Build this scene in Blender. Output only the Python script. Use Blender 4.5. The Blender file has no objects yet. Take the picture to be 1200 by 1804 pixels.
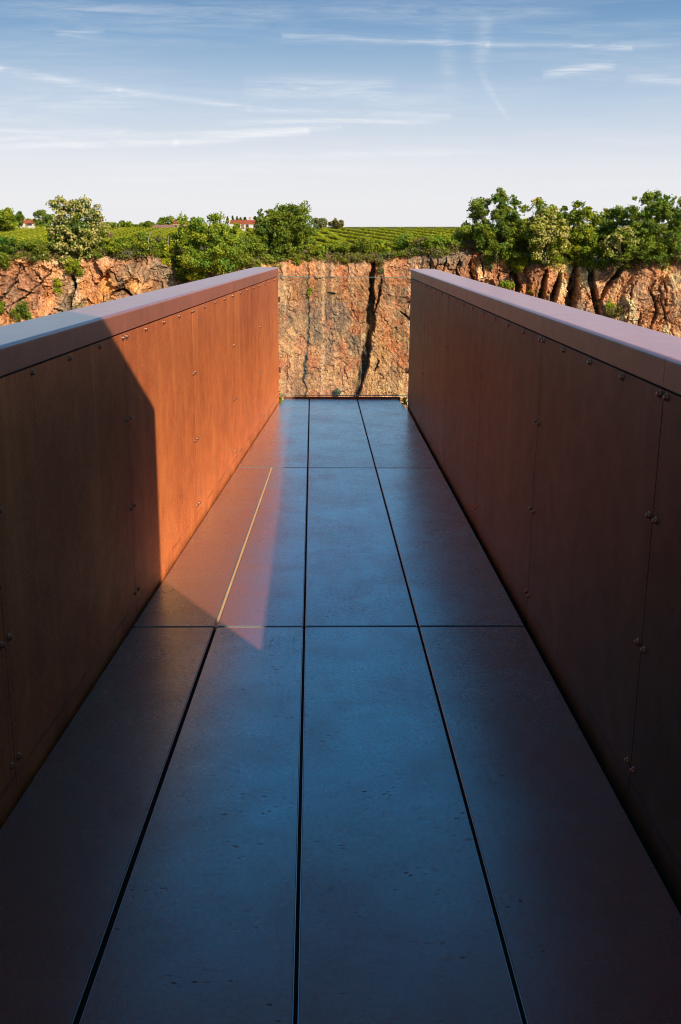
import bpy, bmesh, math
import numpy as np
from mathutils import Vector, Matrix

scene = bpy.context.scene
COL = scene.collection
rng = np.random.default_rng(11)

# ------------------------------------------------------------------ camera
EYE = 1.6
F, PITCH, ROLL = 1820.5, 0.26159, 0.00787
_f = np.array([0, math.cos(PITCH), -math.sin(PITCH)])
_u = np.array([0, math.sin(PITCH), math.cos(PITCH)])
_r = np.array([1.0, 0, 0])
_c, _s = math.cos(ROLL), math.sin(ROLL)
CR, CU = _c * _r + _s * _u, _c * _u - _s * _r

def ray(px, py):
    d = _f + CR * (px - 600) / F - CU * (py - 902) / F
    return d / d[1]

def at(px, py, Y):
    """world point seen at a photo pixel at distance Y"""
    d = ray(px, py)
    return np.array([d[0] * Y, Y, d[2] * Y + EYE])

cd = bpy.data.cameras.new('camera')
cam = bpy.data.objects.new('camera', cd)
COL.objects.link(cam)
cd.sensor_fit = 'VERTICAL'
cd.sensor_height = 36.0
cd.sensor_width = 36.0
cd.lens = F / 1804 * 36
cd.clip_start = 0.05
cd.clip_end = 20000
m = Matrix.Identity(4)
for i in range(3):
    m[i][0], m[i][1], m[i][2] = CR[i], CU[i], -_f[i]
m[2][3] = EYE
cam.matrix_world = m
scene.camera = cam
scene.view_settings.view_transform = 'Standard'
scene.view_settings.look = 'None'
scene.view_settings.exposure = 0
scene.view_settings.gamma = 1
scene.cycles.filter_width = 1.05

# ------------------------------------------------------------------ helpers
def tag(o, label=None, cat=None, group=None, kind=None):
    if label: o['label'] = label
    if cat: o['category'] = cat
    if group: o['group'] = group
    if kind: o['kind'] = kind
    return o

def empty(name, loc=(0, 0, 0), rz=0.0, parent=None):
    o = bpy.data.objects.new(name, None)
    o.location = loc
    o.rotation_euler = (0, 0, rz)
    o.empty_display_size = 0.3
    COL.objects.link(o)
    o.parent = parent
    return o

def link(name, me, mat, parent=None):
    if mat is not None:
        for mm in (mat if isinstance(mat, (list, tuple)) else [mat]):
            me.materials.append(mm)
    o = bpy.data.objects.new(name, me)
    COL.objects.link(o)
    o.parent = parent
    return o

def np_mesh(name, V, Q, col=None, smooth=False):
    """V (n,3); Q (m,4) quads"""
    me = bpy.data.meshes.new(name)
    V = np.ascontiguousarray(V, np.float32)
    Q = np.ascontiguousarray(Q, np.int32)
    me.vertices.add(len(V))
    me.vertices.foreach_set('co', V.ravel())
    k = Q.shape[1]
    me.loops.add(Q.size)
    me.loops.foreach_set('vertex_index', Q.ravel())
    me.polygons.add(len(Q))
    me.polygons.foreach_set('loop_start', np.arange(0, Q.size, k, dtype=np.int32))
    me.polygons.foreach_set('loop_total', np.full(len(Q), k, np.int32))
    me.polygons.foreach_set('use_smooth', np.full(len(Q), smooth, bool))
    if col is not None:
        a = me.color_attributes.new('Col', 'FLOAT_COLOR', 'POINT')
        c4 = np.ones((len(V), 4), np.float32)
        c4[:, :3] = col
        a.data.foreach_set('color', c4.ravel())
    me.update(calc_edges=True)
    me.validate()
    return me

def bm_box(bm, x0, x1, y0, y1, z0, z1, bevel=0.0, seg=2):
    vs = [bm.verts.new((x, y, z)) for z in (z0, z1) for y in (y0, y1) for x in (x0, x1)]
    fs = [(0, 2, 3, 1), (4, 5, 7, 6), (0, 1, 5, 4), (2, 6, 7, 3), (0, 4, 6, 2), (1, 3, 7, 5)]
    faces = [bm.faces.new([vs[i] for i in f]) for f in fs]
    if bevel:
        es = list({e for f in faces for e in f.edges})
        bmesh.ops.bevel(bm, geom=es, offset=bevel, segments=seg, affect='EDGES', profile=0.5)

def bm_done(bm, name, smooth=False):
    me = bpy.data.meshes.new(name)
    bmesh.ops.recalc_face_normals(bm, faces=bm.faces[:])
    bm.to_mesh(me)
    bm.free()
    if smooth:
        for p in me.polygons: p.use_smooth = True
    return me

# ------------------------------------------------------------------ numpy noise
_perm = np.random.default_rng(3).permutation(1 << 16).astype(np.int64)
def _h(*ix):
    a = np.zeros_like(ix[0])
    for k in ix:
        a = _perm[(a * 31 + k * 7919 + 17) & 0xffff]
    return a
def _rnd(*ix):
    return _h(*ix) / 65536.0
def vnoise(x, y, seed=0):
    xi, yi = np.floor(x).astype(np.int64), np.floor(y).astype(np.int64)
    fx, fy = x - xi, y - yi
    fx, fy = fx * fx * fx * (fx * (fx * 6 - 15) + 10), fy * fy * fy * (fy * (fy * 6 - 15) + 10)
    s = np.full_like(xi, seed)
    a, b = _rnd(xi, yi, s), _rnd(xi + 1, yi, s)
    c, d = _rnd(xi, yi + 1, s), _rnd(xi + 1, yi + 1, s)
    return (a + (b - a) * fx) * (1 - fy) + (c + (d - c) * fx) * fy
def fbm(x, y, seed=0, oct=4, gain=0.5):
    t, amp, n = 0, 1.0, 0
    for k in range(oct):
        t = t + amp * (vnoise(x * 2 ** k + 13.7 * k, y * 2 ** k - 7.1 * k, seed + k) * 2 - 1)
        n += amp
        amp *= gain
    return t / n
def voro(x, y, seed=0, jit=0.9):
    """nearest-cell ids, centre offsets and F2-F1"""
    xi, yi = np.floor(x).astype(np.int64), np.floor(y).astype(np.int64)
    s = np.full_like(xi, seed)
    d1 = np.full(x.shape, 1e9); d2 = d1.copy()
    cx = np.zeros_like(x); cy = cx.copy(); cid = np.zeros_like(xi)
    for i in (-1, 0, 1):
        for j in (-1, 0, 1):
            a, b = xi + i, yi + j
            px_ = a + 0.5 + jit * (_rnd(a, b, s) - 0.5)
            py_ = b + 0.5 + jit * (_rnd(a, b, s + 1) - 0.5)
            d = 0.45 * np.hypot(x - px_, y - py_) + 0.65 * np.maximum(np.abs(x - px_), np.abs(y - py_))
            new = d < d1
            d2 = np.where(new, d1, np.minimum(d2, d))
            cx = np.where(new, x - px_, cx); cy = np.where(new, y - py_, cy)
            cid = np.where(new, _h(a, b, s + 2), cid)
            d1 = np.where(new, d, d1)
    return cid / 65536.0, cx, cy, d2 - d1
def sstep(a, b, x):
    t = np.clip((x - a) / (b - a), 0, 1)
    return t * t * (3 - 2 * t)

# ------------------------------------------------------------------ material helpers
class N:
    """tiny node-graph helper"""
    def __init__(s, name, world=False):
        if world:
            s.m = bpy.data.worlds.new(name)
        else:
            s.m = bpy.data.materials.new(name)
        s.m.use_nodes = True
        s.t = s.m.node_tree
        s.t.nodes.clear()
    def __call__(s, typ, inp=None, **kw):
        n = s.t.nodes.new(typ)
        for k, v in kw.items(): setattr(n, k, v)
        for k, v in (inp or {}).items(): s.set(n, k, v)
        return n
    def set(s, n, k, v):
        i = n.inputs[k]
        if isinstance(v, bpy.types.NodeSocket): s.t.links.new(v, i)
        elif isinstance(v, bpy.types.Node): s.t.links.new(v.outputs[0], i)
        else: i.default_value = v
    def math(s, op, a, b=0.0, c=0.0, clamp=False):
        n = s('ShaderNodeMath', {0: a, 1: b, 2: c}, operation=op)
        n.use_clamp = clamp
        return n.outputs[0]
    def noise(s, vec, scale, detail=4, rough=0.55, dist=0.0):
        return s('ShaderNodeTexNoise', {'Vector': vec, 'Scale': scale, 'Detail': detail, 'Roughness': rough, 'Distortion': dist}).outputs[0]
    def ramp(s, fac, *stops):
        n = s('ShaderNodeValToRGB', {0: fac})
        e = n.color_ramp.elements
        while len(e) < len(stops): e.new(0.5)
        for k, (p, c) in zip(e, stops):
            k.position = p
            k.color = (c, c, c, 1) if isinstance(c, (int, float)) else (*c, 1)
        return n.outputs[0]
    def mix(s, fac, a, b, mode='MIX'):
        n = s('ShaderNodeMix', data_type='RGBA', blend_type=mode)
        for k, v in ((0, fac), (6, a), (7, b)):
            if isinstance(v, tuple) and len(v) == 3: v = (*v, 1)
            s.set(n, k, v)
        return n.outputs[2]
    def scale(s, vec, xyz):
        return s('ShaderNodeMapping', {'Vector': vec, 'Scale': xyz}).outputs[0]
    def out(s, sh):
        s('ShaderNodeOutputMaterial', {0: sh})
        return s.m

def simple(name, col, rough=0.7, metal=0.0, spec=0.5, var=0.25, scale=3.0):
    g = N(name)
    tc = g('ShaderNodeTexCoord').outputs['Object']
    n = g.noise(tc, scale, 5)
    c = g.mix(n, tuple(x * (1 - var) for x in col), tuple(x * (1 + var) for x in col))
    b = g('ShaderNodeBsdfPrincipled', {'Base Color': c, 'Roughness': rough, 'Metallic': metal, 'Specular IOR Level': spec})
    return g.out(b)

S0_, PP_ = 2.718, 1.4925      # panel joint position and spacing along the wall
def corten(name, base, dark, rough=0.55, spec=0.35, streak=1.0, grain=0.45, foot=0.0, stain=0.0, coat=0.0, side=None):
    g = N(name)
    tc = g('ShaderNodeTexCoord').outputs['Object']
    rnd = g('ShaderNodeObjectInfo').outputs['Random']
    big = g.noise(tc, 1.3, 5, 0.6)
    st = g.noise(g.scale(tc, (9, 9, 0.45)), 1.6, 5, 0.6)
    st2 = g.noise(g.scale(tc, (30, 30, 0.9)), 1.5, 3, 0.6)
    gr = g.noise(tc, 260, 2, 0.7)
    gr2 = g.noise(tc, 70, 3, 0.7)
    f = g.math('MULTIPLY_ADD', st, 0.55 * streak, g.math('MULTIPLY', big, 0.55))
    f = g.math('MULTIPLY_ADD', st2, 0.25 * streak, f)
    f = g.math('MULTIPLY_ADD', gr, grain, f)
    gr3 = g.noise(tc, 120, 4, 0.85)
    f = g.math('MULTIPLY_ADD', gr2, 0.55 * grain, f)
    f = g.math('MULTIPLY_ADD', gr3, 0.75 * grain, f)
    blot = g.noise(tc, 7, 6, 0.75, 0.5)
    f = g.math('MULTIPLY_ADD', blot, 0.7, f)
    f = g.math('MULTIPLY_ADD', rnd, 0.12, f)
    mid = 0.275 + 0.4 * streak + (0.5 + 0.275 + 0.375) * grain + 0.35 + 0.06
    f = g.math('MULTIPLY_ADD', g.math('SUBTRACT', f, mid), 1.9, 0.5, clamp=True)
    c = g.mix(f, dark, base)
    sx = g('ShaderNodeSeparateXYZ', {0: tc})
    if foot:      # light bounced off the deck put into the colour: brighter low, darker up
        bounce_fade = g.ramp(g.math('MULTIPLY_ADD', g.noise(g.scale(tc, (3, 3, 0.6)), 1.0, 3), 0.5, g.math('SUBTRACT', sx.outputs[2], 0.25)), (0.0, 0.0), (1.15, 1.0))
        c = g.mix(bounce_fade, g.mix(1.0, c, (1.16, 1.16, 1.14), 'MULTIPLY'), g.mix(1.0, c, (0.76, 0.74, 0.80), 'MULTIPLY'))
        # tide line of run-off a hand's breadth above the deck
        wob = g.math('MULTIPLY_ADD', g.noise(tc, 6, 3), 0.03, 0.052)
        dz = g.math('ABSOLUTE', g.math('SUBTRACT', sx.outputs[2], wob))
        ln = g.math('SUBTRACT', 1.0, g.math('DIVIDE', dz, 0.012), clamp=True)
        ln = g.math('MULTIPLY', ln, g.ramp(g.noise(g.scale(tc, (4, 4, 4)), 1.0, 3), (0.42, 0.0), (0.6, 1.0)))
        c = g.mix(g.math('MULTIPLY', ln, 0.5 * foot), c, tuple(x * 0.35 for x in dark))
        # run-off streaks below the fixings
        u = g.math('DIVIDE', g.math('SUBTRACT', sx.outputs[1], S0_), PP_)
        def near(mult, off):
            fr = g.math('SUBTRACT', g.math('FRACT', g.math('MULTIPLY_ADD', u, mult, 100.5)), 0.5)
            d_ = g.math('ABSOLUTE', g.math('SUBTRACT', g.math('MULTIPLY', g.math('ABSOLUTE', fr), PP_ / mult), off))
            return g.math('SUBTRACT', 1.0, g.math('DIVIDE', d_, 0.016), clamp=True)
        z = sx.outputs[2]
        run = g.math('MULTIPLY', near(4.0, 0.0), g.ramp(g.math('DIVIDE', z, 2.0), (0.42, 0.0), (0.59, 1.0), (0.598, 1.0), (0.602, 0.0)))
        run = g.math('ADD', run, g.math('MULTIPLY', near(1.0, 0.029), 0.6))
        run = g.math('MULTIPLY', run, g.ramp(g.noise(g.scale(tc, (1, 40, 1.3)), 1.0, 3), (0.35, 0.0), (0.65, 1.0)))
        c = g.mix(g.math('MULTIPLY', run, 0.42), c, tuple(x * 0.45 for x in dark))
        pale = g.ramp(g.noise(g.scale(tc, (1, 5.5, 0.35)), 1.0, 4, 0.6), (0.54, 0.0), (0.68, 1.0))
        c = g.mix(g.math('MULTIPLY', pale, 0.35), c, tuple(min(x * 1.12, 0.97) for x in base))
        drk = g.ramp(g.noise(g.scale(tc, (1, 6, 0.9)), 1.3, 5, 0.65), (0.57, 0.0), (0.70, 1.0))
        c = g.mix(g.math('MULTIPLY', drk, 0.24), c, tuple(x * 0.8 for x in dark))
        foot_shade = g.math('MULTIPLY', g.ramp(z, (0.0, 1.0), (0.09, 0.0)), g.ramp(g.noise(tc, 5, 4), (0.35, 0.2), (0.6, 1.0)))
        c = g.mix(g.math('MULTIPLY', foot_shade, 0.45), c, tuple(x * 0.4 for x in dark))  # shade at the deck junction put into the colour, in patches
    if stain:
        n = g.noise(g.scale(tc, (5.5, 5.5, 0.12)), 1.0, 2)
        top = g.math('MULTIPLY', g.ramp(sx.outputs[2], (0.45, 0.0), (0.8, 1.0), (1.0, 1.0)), g.ramp(n, (0.56, 0), (0.62, 1)))
        far = g.ramp(g.math('DIVIDE', sx.outputs[1], 12.0), (0.62, 0), (0.74, 1))
        c = g.mix(g.math('MULTIPLY', g.math('MULTIPLY', top, far), 0.8 * stain), c, (0.025, 0.024, 0.018))
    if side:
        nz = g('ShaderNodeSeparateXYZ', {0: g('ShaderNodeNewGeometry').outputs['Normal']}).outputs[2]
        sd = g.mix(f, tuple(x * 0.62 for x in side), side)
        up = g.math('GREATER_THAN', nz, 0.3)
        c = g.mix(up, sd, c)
    bump = g('ShaderNodeBump', {'Height': g.math('ADD', gr, g.math('MULTIPLY', gr2, 1.5)), 'Strength': 0.12, 'Distance': 0.002})
    r = g.math('MULTIPLY_ADD', g.noise(tc, 9, 4), 0.2, rough - 0.1)
    b = g('ShaderNodeBsdfPrincipled', {'Base Color': c, 'Roughness': r, 'Specular IOR Level': spec, 'Normal': bump})
    if coat:
        for k, v in (('Coat Weight', up if side else coat), ('Coat Roughness', 0.22), ('Coat IOR', 2.6 if 'brown' in name else 3.0)): g.set(b, k, v)
    return g.out(b)

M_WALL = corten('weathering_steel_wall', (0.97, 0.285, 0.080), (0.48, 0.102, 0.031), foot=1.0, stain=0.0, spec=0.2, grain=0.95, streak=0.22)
M_WALL_SHADE = corten('weathering_steel_wall_brown', (0.150, 0.100, 0.058), (0.068, 0.049, 0.031), foot=1.0, stain=1.0, spec=0.2, grain=0.8, streak=0.3)  # darker copy of the wall steel: the right wall's shade is in the colour
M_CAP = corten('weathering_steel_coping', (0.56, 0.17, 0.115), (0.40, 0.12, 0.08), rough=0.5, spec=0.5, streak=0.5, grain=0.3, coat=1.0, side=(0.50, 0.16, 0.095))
M_CAP_SHADE = corten('weathering_steel_coping_brown', (0.78, 0.20, 0.15), (0.56, 0.14, 0.105), rough=0.5, spec=0.5, streak=0.5, grain=0.3, coat=1.0, side=(0.20, 0.14, 0.09))  # side colour carries the shade on the right fascia
M_CORE = simple('wall_core_dark', (0.015, 0.012, 0.01), 0.9)
M_BOLT = simple('bolt_steel', (0.34, 0.16, 0.10), 0.33, 0.6)
M_TALL = corten('weathering_steel_tall', (0.085, 0.06, 0.045), (0.05, 0.036, 0.028))

def floor_mat():
    g = N('deck_plate_steel')
    tc = g('ShaderNodeTexCoord').outputs['Object']
    rnd = g('ShaderNodeObjectInfo').outputs['Random']
    big = g.noise(tc, 1.1, 6, 0.62, 0.4)
    mid = g.noise(tc, 9, 5, 0.65)
    fine = g.noise(tc, 130, 3, 0.7)
    f = g.math('MULTIPLY_ADD', mid, 0.5, g.math('MULTIPLY', big, 0.6))
    f = g.math('MULTIPLY_ADD', rnd, 0.22, f)
    f = g.math('MULTIPLY_ADD', g.math('SUBTRACT', f, 0.66), 1.6, 0.5, clamp=True)
    c = g.mix(f, (0.42, 0.110, 0.075), (0.57, 0.165, 0.115))
    c = g.mix(g.math('MULTIPLY', g.ramp(fine, (0.35, 1), (0.5, 0)), 0.35), c, (0.15, 0.055, 0.04))
    # little dark chips and scuffs
    vz = g('ShaderNodeTexVoronoi', {'Vector': g('ShaderNodeVectorMath', {0: g.scale(tc, (24, 52, 24)), 1: g('ShaderNodeTexNoise', {'Vector': tc, 'Scale': 14}).outputs[1]}, operation='ADD').outputs[0], 'Scale': 1.0})
    chip = g.math('MULTIPLY', g.ramp(vz.outputs['Distance'], (0.10, 1), (0.22, 0)), g.ramp(g.noise(tc, 5.0, 4, 0.7), (0.53, 0), (0.64, 1)))
    c = g.mix(g.math('MULTIPLY', chip, 0.75), c, (0.012, 0.009, 0.008))
    scr = g.noise(g.scale(tc, (26, 2.2, 1)), 1.4, 3, 0.5, 1.2)
    scr = g.math('MULTIPLY', g.ramp(scr, (0.487, 0), (0.497, 1), (0.503, 1), (0.513, 0)), g.ramp(g.noise(tc, 1.7, 2), (0.56, 0), (0.66, 1)))
    c = g.mix(g.math('MULTIPLY', scr, 0.5), c, (0.03, 0.02, 0.018))
    r = g.math('MULTIPLY_ADD', g.noise(tc, 2.0, 4, 0.6), 0.12, g.math('MULTIPLY_ADD', mid, 0.08, 0.17))
    r = g.math('MULTIPLY_ADD', chip, 0.3, r)
    h = g.math('SUBTRACT', g.math('MULTIPLY_ADD', fine, 0.5, mid), g.math('MULTIPLY', chip, 1.2))
    bump = g('ShaderNodeBump', {'Height': h, 'Strength': 0.26, 'Distance': 0.003})
    b = g('ShaderNodeBsdfPrincipled', {'Base Color': c, 'Roughness': 0.6, 'Specular IOR Level': 0.2, 'Normal': bump})
    # sealed, waxed surface: a strong sheen that grows towards grazing angles
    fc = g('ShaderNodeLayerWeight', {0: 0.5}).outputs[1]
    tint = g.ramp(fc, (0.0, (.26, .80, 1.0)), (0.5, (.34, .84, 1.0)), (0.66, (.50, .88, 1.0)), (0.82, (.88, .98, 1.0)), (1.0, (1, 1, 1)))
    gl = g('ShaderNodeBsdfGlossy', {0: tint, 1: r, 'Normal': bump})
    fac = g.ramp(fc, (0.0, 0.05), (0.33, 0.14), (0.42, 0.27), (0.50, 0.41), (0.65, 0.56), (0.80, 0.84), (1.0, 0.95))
    grain = g.noise(tc, 75, 3, 0.75)
    cloud = g.noise(tc, 2.6, 5, 0.68, 0.8)
    smear = g.ramp(g.noise(g.scale(tc, (3.5, 1.2, 1)), 1.0, 5, 0.7, 1.5), (0.36, 0.0), (0.62, 1.0))
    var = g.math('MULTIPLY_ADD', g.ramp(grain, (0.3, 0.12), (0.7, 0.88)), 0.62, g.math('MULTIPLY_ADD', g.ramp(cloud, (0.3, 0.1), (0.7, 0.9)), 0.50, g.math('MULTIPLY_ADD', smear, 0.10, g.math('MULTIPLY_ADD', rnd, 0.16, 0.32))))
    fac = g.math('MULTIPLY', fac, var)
    dots = g.ramp(g.noise(tc, 34, 2, 0.5), (0.30, 1.0), (0.345, 0.0))
    fac = g.math('MULTIPLY', fac, g.math('SUBTRACT', 1.0, g.math('MULTIPLY', dots, 0.22)))
    fac = g.math('MULTIPLY', fac, g.math('SUBTRACT', 1.0, g.math('MULTIPLY', scr, 0.35)))
    fac = g.math('MULTIPLY', fac, g.math('SUBTRACT', 1.0, g.math('MULTIPLY', chip, 0.6)))
    return g.out(g('ShaderNodeMixShader', {0: fac, 1: b, 2: gl}))
M_FLOOR = floor_mat()
M_EDGE = simple('plate_edge_steel', (0.16, 0.095, 0.05), 0.5, 0.1)
M_EDGE_GLINT = simple('plate_edge_glint', (0.42, 0.55, 0.64), 0.34, 0.85)  # bluish metal puts a sky glint into the bevelled plate edges
M_STRIP_LIT = simple('joint_strip_sunlit', (0.82, 0.55, 0.27), 0.5, 0.1)  # sunlight on the joints put into the strip colour
M_LIP = corten('deck_lip_steel', (0.20, 0.075, 0.04), (0.10, 0.04, 0.024))
M_PAN = simple('deck_pan_dark', (0.012, 0.011, 0.010), 0.9)

def leaf_mat(name, trans=0.35):
    g = N(name)
    a = g('ShaderNodeAttribute', attribute_name='Col').outputs[0]
    d = g('ShaderNodeBsdfDiffuse', {0: a})
    tcol = g.mix(1.0, a, (1.25, 1.15, 0.5), 'MULTIPLY')
    t = g('ShaderNodeBsdfTranslucent', {0: tcol})
    gl = g('ShaderNodeBsdfGlossy', {0: (1, 1, 1, 1), 1: 0.45})
    s = g('ShaderNodeMixShader', {0: trans, 1: d, 2: t})
    s = g('ShaderNodeMixShader', {0: 0.015, 1: s, 2: gl})
    return g.out(s)
M_LEAF = leaf_mat('leaf')
M_FLOWER = leaf_mat('blossom', 0.2)
M_BARK = simple('bark', (0.11, 0.085, 0.06), 0.9, 0, 0.2, 0.4, 6)
M_PALEBARK = simple('pale_bark', (0.38, 0.33, 0.26), 0.9, 0, 0.2, 0.3, 6)

# ------------------------------------------------------------------ walkway geometry (metres, floor z=0, camera at x=y=0)
AR, AL, AS = -0.02768, 0.04338, 0.0103
XR, XL = 0.92586, -1.06011
XC, XS, XLS = -0.03621, 0.44819, -0.56605
H_TOP, H_FAS = 1.300, 1.2206
PITCHP = 1.4925
S0 = 2.718            # a panel joint, measured along the wall
END = {'R': 10.02, 'L': 10.19}
S_BACK = S0 - 6 * PITCHP

# --- parapets
def bolt_mesh():
    bm = bmesh.new()
    prof = [(x * 0.88, y * 0.88) for x, y in [(0.0, 0.0125), (0.005, 0.0118), (0.0085, 0.0092), (0.0098, 0.0045), (0.0098, 0.002), (0.0135, 0.0018), (0.0138, -0.001)]]
    n = 12
    rings = []
    for r, h in prof:
        if r == 0: rings.append([bm.verts.new((h, 0, 0))])
        else: rings.append([bm.verts.new((h, r * math.cos(2 * math.pi * k / n), r * math.sin(2 * math.pi * k / n))) for k in range(n)])
    for a, b in zip(rings, rings[1:]):
        for k in range(n):
            if len(a) == 1: bm.faces.new([a[0], b[k], b[(k + 1) % n]])
            else: bm.faces.new([a[k], b[k], b[(k + 1) % n], a[(k + 1) % n]])
    return bm_done(bm, 'bolt', True)
BOLT = bolt_mesh()
BOLT.materials.append(M_BOLT)

def parapet(side):
    inn = 1 if side == 'R' else -1             # local +x of the solid side
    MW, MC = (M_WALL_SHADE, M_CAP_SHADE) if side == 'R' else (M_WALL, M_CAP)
    t = empty('parapet_wall', (XR if side == 'R' else XL, 0, 0), -(AR if side == 'R' else AL))
    end = END[side]
    def B(x0, x1):
        return (min(x0 * inn, x1 * inn), max(x0 * inn, x1 * inn))
    bm = bmesh.new()
    bm_box(bm, *B(0.007, 0.205), S_BACK, end - 0.012, -0.55, 1.285)
    link('wall_core', bm_done(bm, 'wall_core'), M_CORE, t)
    bm = bmesh.new()
    bm_box(bm, *B(0.212, 0.218), S_BACK, end, -0.55, H_FAS - 0.006, 0.0015, 1)
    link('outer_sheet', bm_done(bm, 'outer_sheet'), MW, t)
    bm = bmesh.new()
    bm_box(bm, *B(0.006, 0.212), end - 0.008, end - 0.001, -0.55, H_FAS - 0.006)
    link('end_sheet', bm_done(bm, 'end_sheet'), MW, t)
    joints = [S_BACK + k * PITCHP for k in range(0, 11)] + [end]
    for a, b in zip(joints, joints[1:]):
        last = b == end
        bm = bmesh.new()
        bm_box(bm, *B(0.0, 0.006), a + 0.0023, b - (0 if last else 0.0023), -0.55, H_FAS - 0.008, 0.0005, 1)
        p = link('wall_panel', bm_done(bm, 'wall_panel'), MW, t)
        e1 = b - (0.045 if last else 0.029)
        spots = [(a + (b - a) * q, 1.197) for q in (0.25, 0.5, 0.75)]
        for s in (a + 0.029, e1):
            spots += [(s, h) for h in (1.197, 0.862, 0.488, 0.115)]
        for s, h in spots:
            o = bpy.data.objects.new('bolt', BOLT)
            COL.objects.link(o)
            o.parent = p
            o.location = (0, s, h)
            o.rotation_euler = (rng.uniform(0, 6), 0, 0) if inn < 0 else (rng.uniform(0, 6), 0, math.pi)
        # folded coping sheet over the panel
        bm = bmesh.new()
        bm_box(bm, *B(-0.004, 0.232), a + 0.0013, b + (0.004 if last else -0.0013), H_FAS, H_TOP)
        bm.edges.ensure_lookup_table()
        bmesh.ops.bevel(bm, geom=[e for e in bm.edges if abs(e.verts[0].co.y - e.verts[1].co.y) > 0.2 and e.verts[0].co.z > H_FAS + .01], offset=0.012, segments=4, affect='EDGES', profile=0.5)
        me = bm_done(bm, 'coping', False)
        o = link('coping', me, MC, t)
    return t

tag(parapet('L'), 'rusty riveted steel parapet wall half lit orange by the sun, left of the walkway', 'parapet wall')
tag(parapet('R'), 'dark brown riveted steel parapet wall in full shade, right of the walkway', 'parapet wall')

# tall shaped cheek that rises beside the entrance, behind and right of the viewer (its shadow crosses the deck)
def cheek():
    t = empty('unseen_cheek_wall', (XR, 0, 0), -AR)
    y1, z1, sl = 1.885, 2.74, 0.585
    y0 = S_BACK
    pts = [(y1, H_TOP + 0.001), (y1, z1), (0.95, z1 + sl * (y1 - 0.95)), (0.9, 5.0), (y0, 7.5), (y0, H_TOP + 0.001)]  # unseen upper part raised to keep sky light off the near walkway
    bm = bmesh.new()
    a = [bm.verts.new((0.0, y, z)) for y, z in pts]
    b = [bm.verts.new((0.025, y, z)) for y, z in pts]
    bm.faces.new(a); bm.faces.new(b[::-1])
    for k in range(6):
        bm.faces.new([a[k], b[k], b[(k + 1) % 6], a[(k + 1) % 6]])
    bmesh.ops.bevel(bm, geom=bm.edges[:], offset=0.003, segments=2, affect='EDGES')
    link('cheek_sheet', bm_done(bm, 'cheek_sheet'), M_TALL, t)
    return t
tag(cheek(), 'sloping rusty steel cheek wall on the right side of the entrance', 'entrance wall')

def sky_blocker_left():  # added out of view to darken the near walkway
    t = empty('unseen_cheek_wall', (XL, 0, 0), -AL)
    y1, z1, sl = 2.2, 4.2, 0.585
    y0 = S_BACK
    pts = [(y1, H_TOP + 0.001), (y1, z1), (y0, z1 + sl * (y1 - y0)), (y0, H_TOP + 0.001)]
    bm = bmesh.new()
    a = [bm.verts.new((0.0, y, z)) for y, z in pts]
    b = [bm.verts.new((-0.025, y, z)) for y, z in pts]
    bm.faces.new(a); bm.faces.new(b[::-1])
    for k in range(4):
        bm.faces.new([a[k], b[k], b[(k + 1) % 4], a[(k + 1) % 4]])
    bmesh.ops.bevel(bm, geom=bm.edges[:], offset=0.003, segments=2, affect='EDGES')
    link('cheek_sheet', bm_done(bm, 'cheek_sheet'), M_TALL, t)
    return t
tag(sky_blocker_left(), 'added unseen steel wall on the left blocking sky light', 'entrance wall')

# --- deck of steel plates
def lin(x0, a): return (x0, math.tan(a))           # x = x0 + y*t
def row(Y): return (Y * math.cos(AR), math.tan(-AR))   # y = y0 + x*k
def isect(l, r):
    # x = x0 + y t ; y = y0 + x k
    x0, t = l; y0, k = r
    y = (y0 + x0 * k) / (1 - t * k)
    return (x0 + y * t, y)
ROWS = [-5.2, -2.08, 1.01, 4.104, 7.196, 10.418]
LINES = {'L': lin(XL + 0.011, AL), 'S': lin(XLS, AS), 'C': lin(XC, AR), 'R': lin(XS, AR), 'W': lin(XR - 0.024, AR)}
HALF = {'L': 0.0, 'S': 0.0068, 'C': 0.0048, 'R': 0.0048, 'W': 0.0}
deck = empty('walkway_deck', (0, 0, 0))
tag(deck, 'dark steel plate deck running straight to the glass end', 'deck', kind='structure')

def plate(poly, name='deck_plate', th=0.030):
    bm = bmesh.new()
    top = [bm.verts.new((x, y, 0)) for x, y in poly]
    bot = [bm.verts.new((x, y, -th)) for x, y in poly]
    n = len(poly)
    ft = bm.faces.new(top)
    bm.faces.new(bot[::-1])
    for k in range(n):
        f = bm.faces.new([top[k], bot[k], bot[(k + 1) % n], top[(k + 1) % n]])
        f.material_index = 1
    r = bmesh.ops.bevel(bm, geom=list(ft.edges), offset=0.0035, segments=3, affect='EDGES', material=2)
    me = bm_done(bm, name)
    return link(name, me, [M_FLOOR, M_EDGE, M_EDGE_GLINT], deck)

for i in range(len(ROWS) - 1):
    last = i == len(ROWS) - 2
    g0, g1 = 0.0065, (0.0 if last else 0.0065)
    r0, r1 = row(ROWS[i] + g0), row(ROWS[i + 1] - g1)
    cols = ['L', 'C', 'R', 'W'] if last else ['L', 'S', 'C', 'R', 'W']
    for a, b in zip(cols, cols[1:]):
        la = (LINES[a][0] + HALF[a], LINES[a][1]); lb = (LINES[b][0] - HALF[b], LINES[b][1])
        p = [isect(la, r0), isect(lb, r0), isect(lb, r1), isect(la, r1)]
        if last and b == 'W':      # clipped corner beside the wall
            q = isect(lb, row(9.72))
            e = isect((lb[0] - 0.050, lb[1]), r1)
            e2 = isect((lb[0] - 0.038, lb[1]), row(10.33))
            p = [p[0], p[1], q, e2, e, p[3]]
        if last and a == 'L':
            q = isect(la, row(9.9)); e = isect((la[0] + 0.02, la[1]), r1)
            p = [p[0], p[1], p[2], e, q]
        plate(p)
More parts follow.
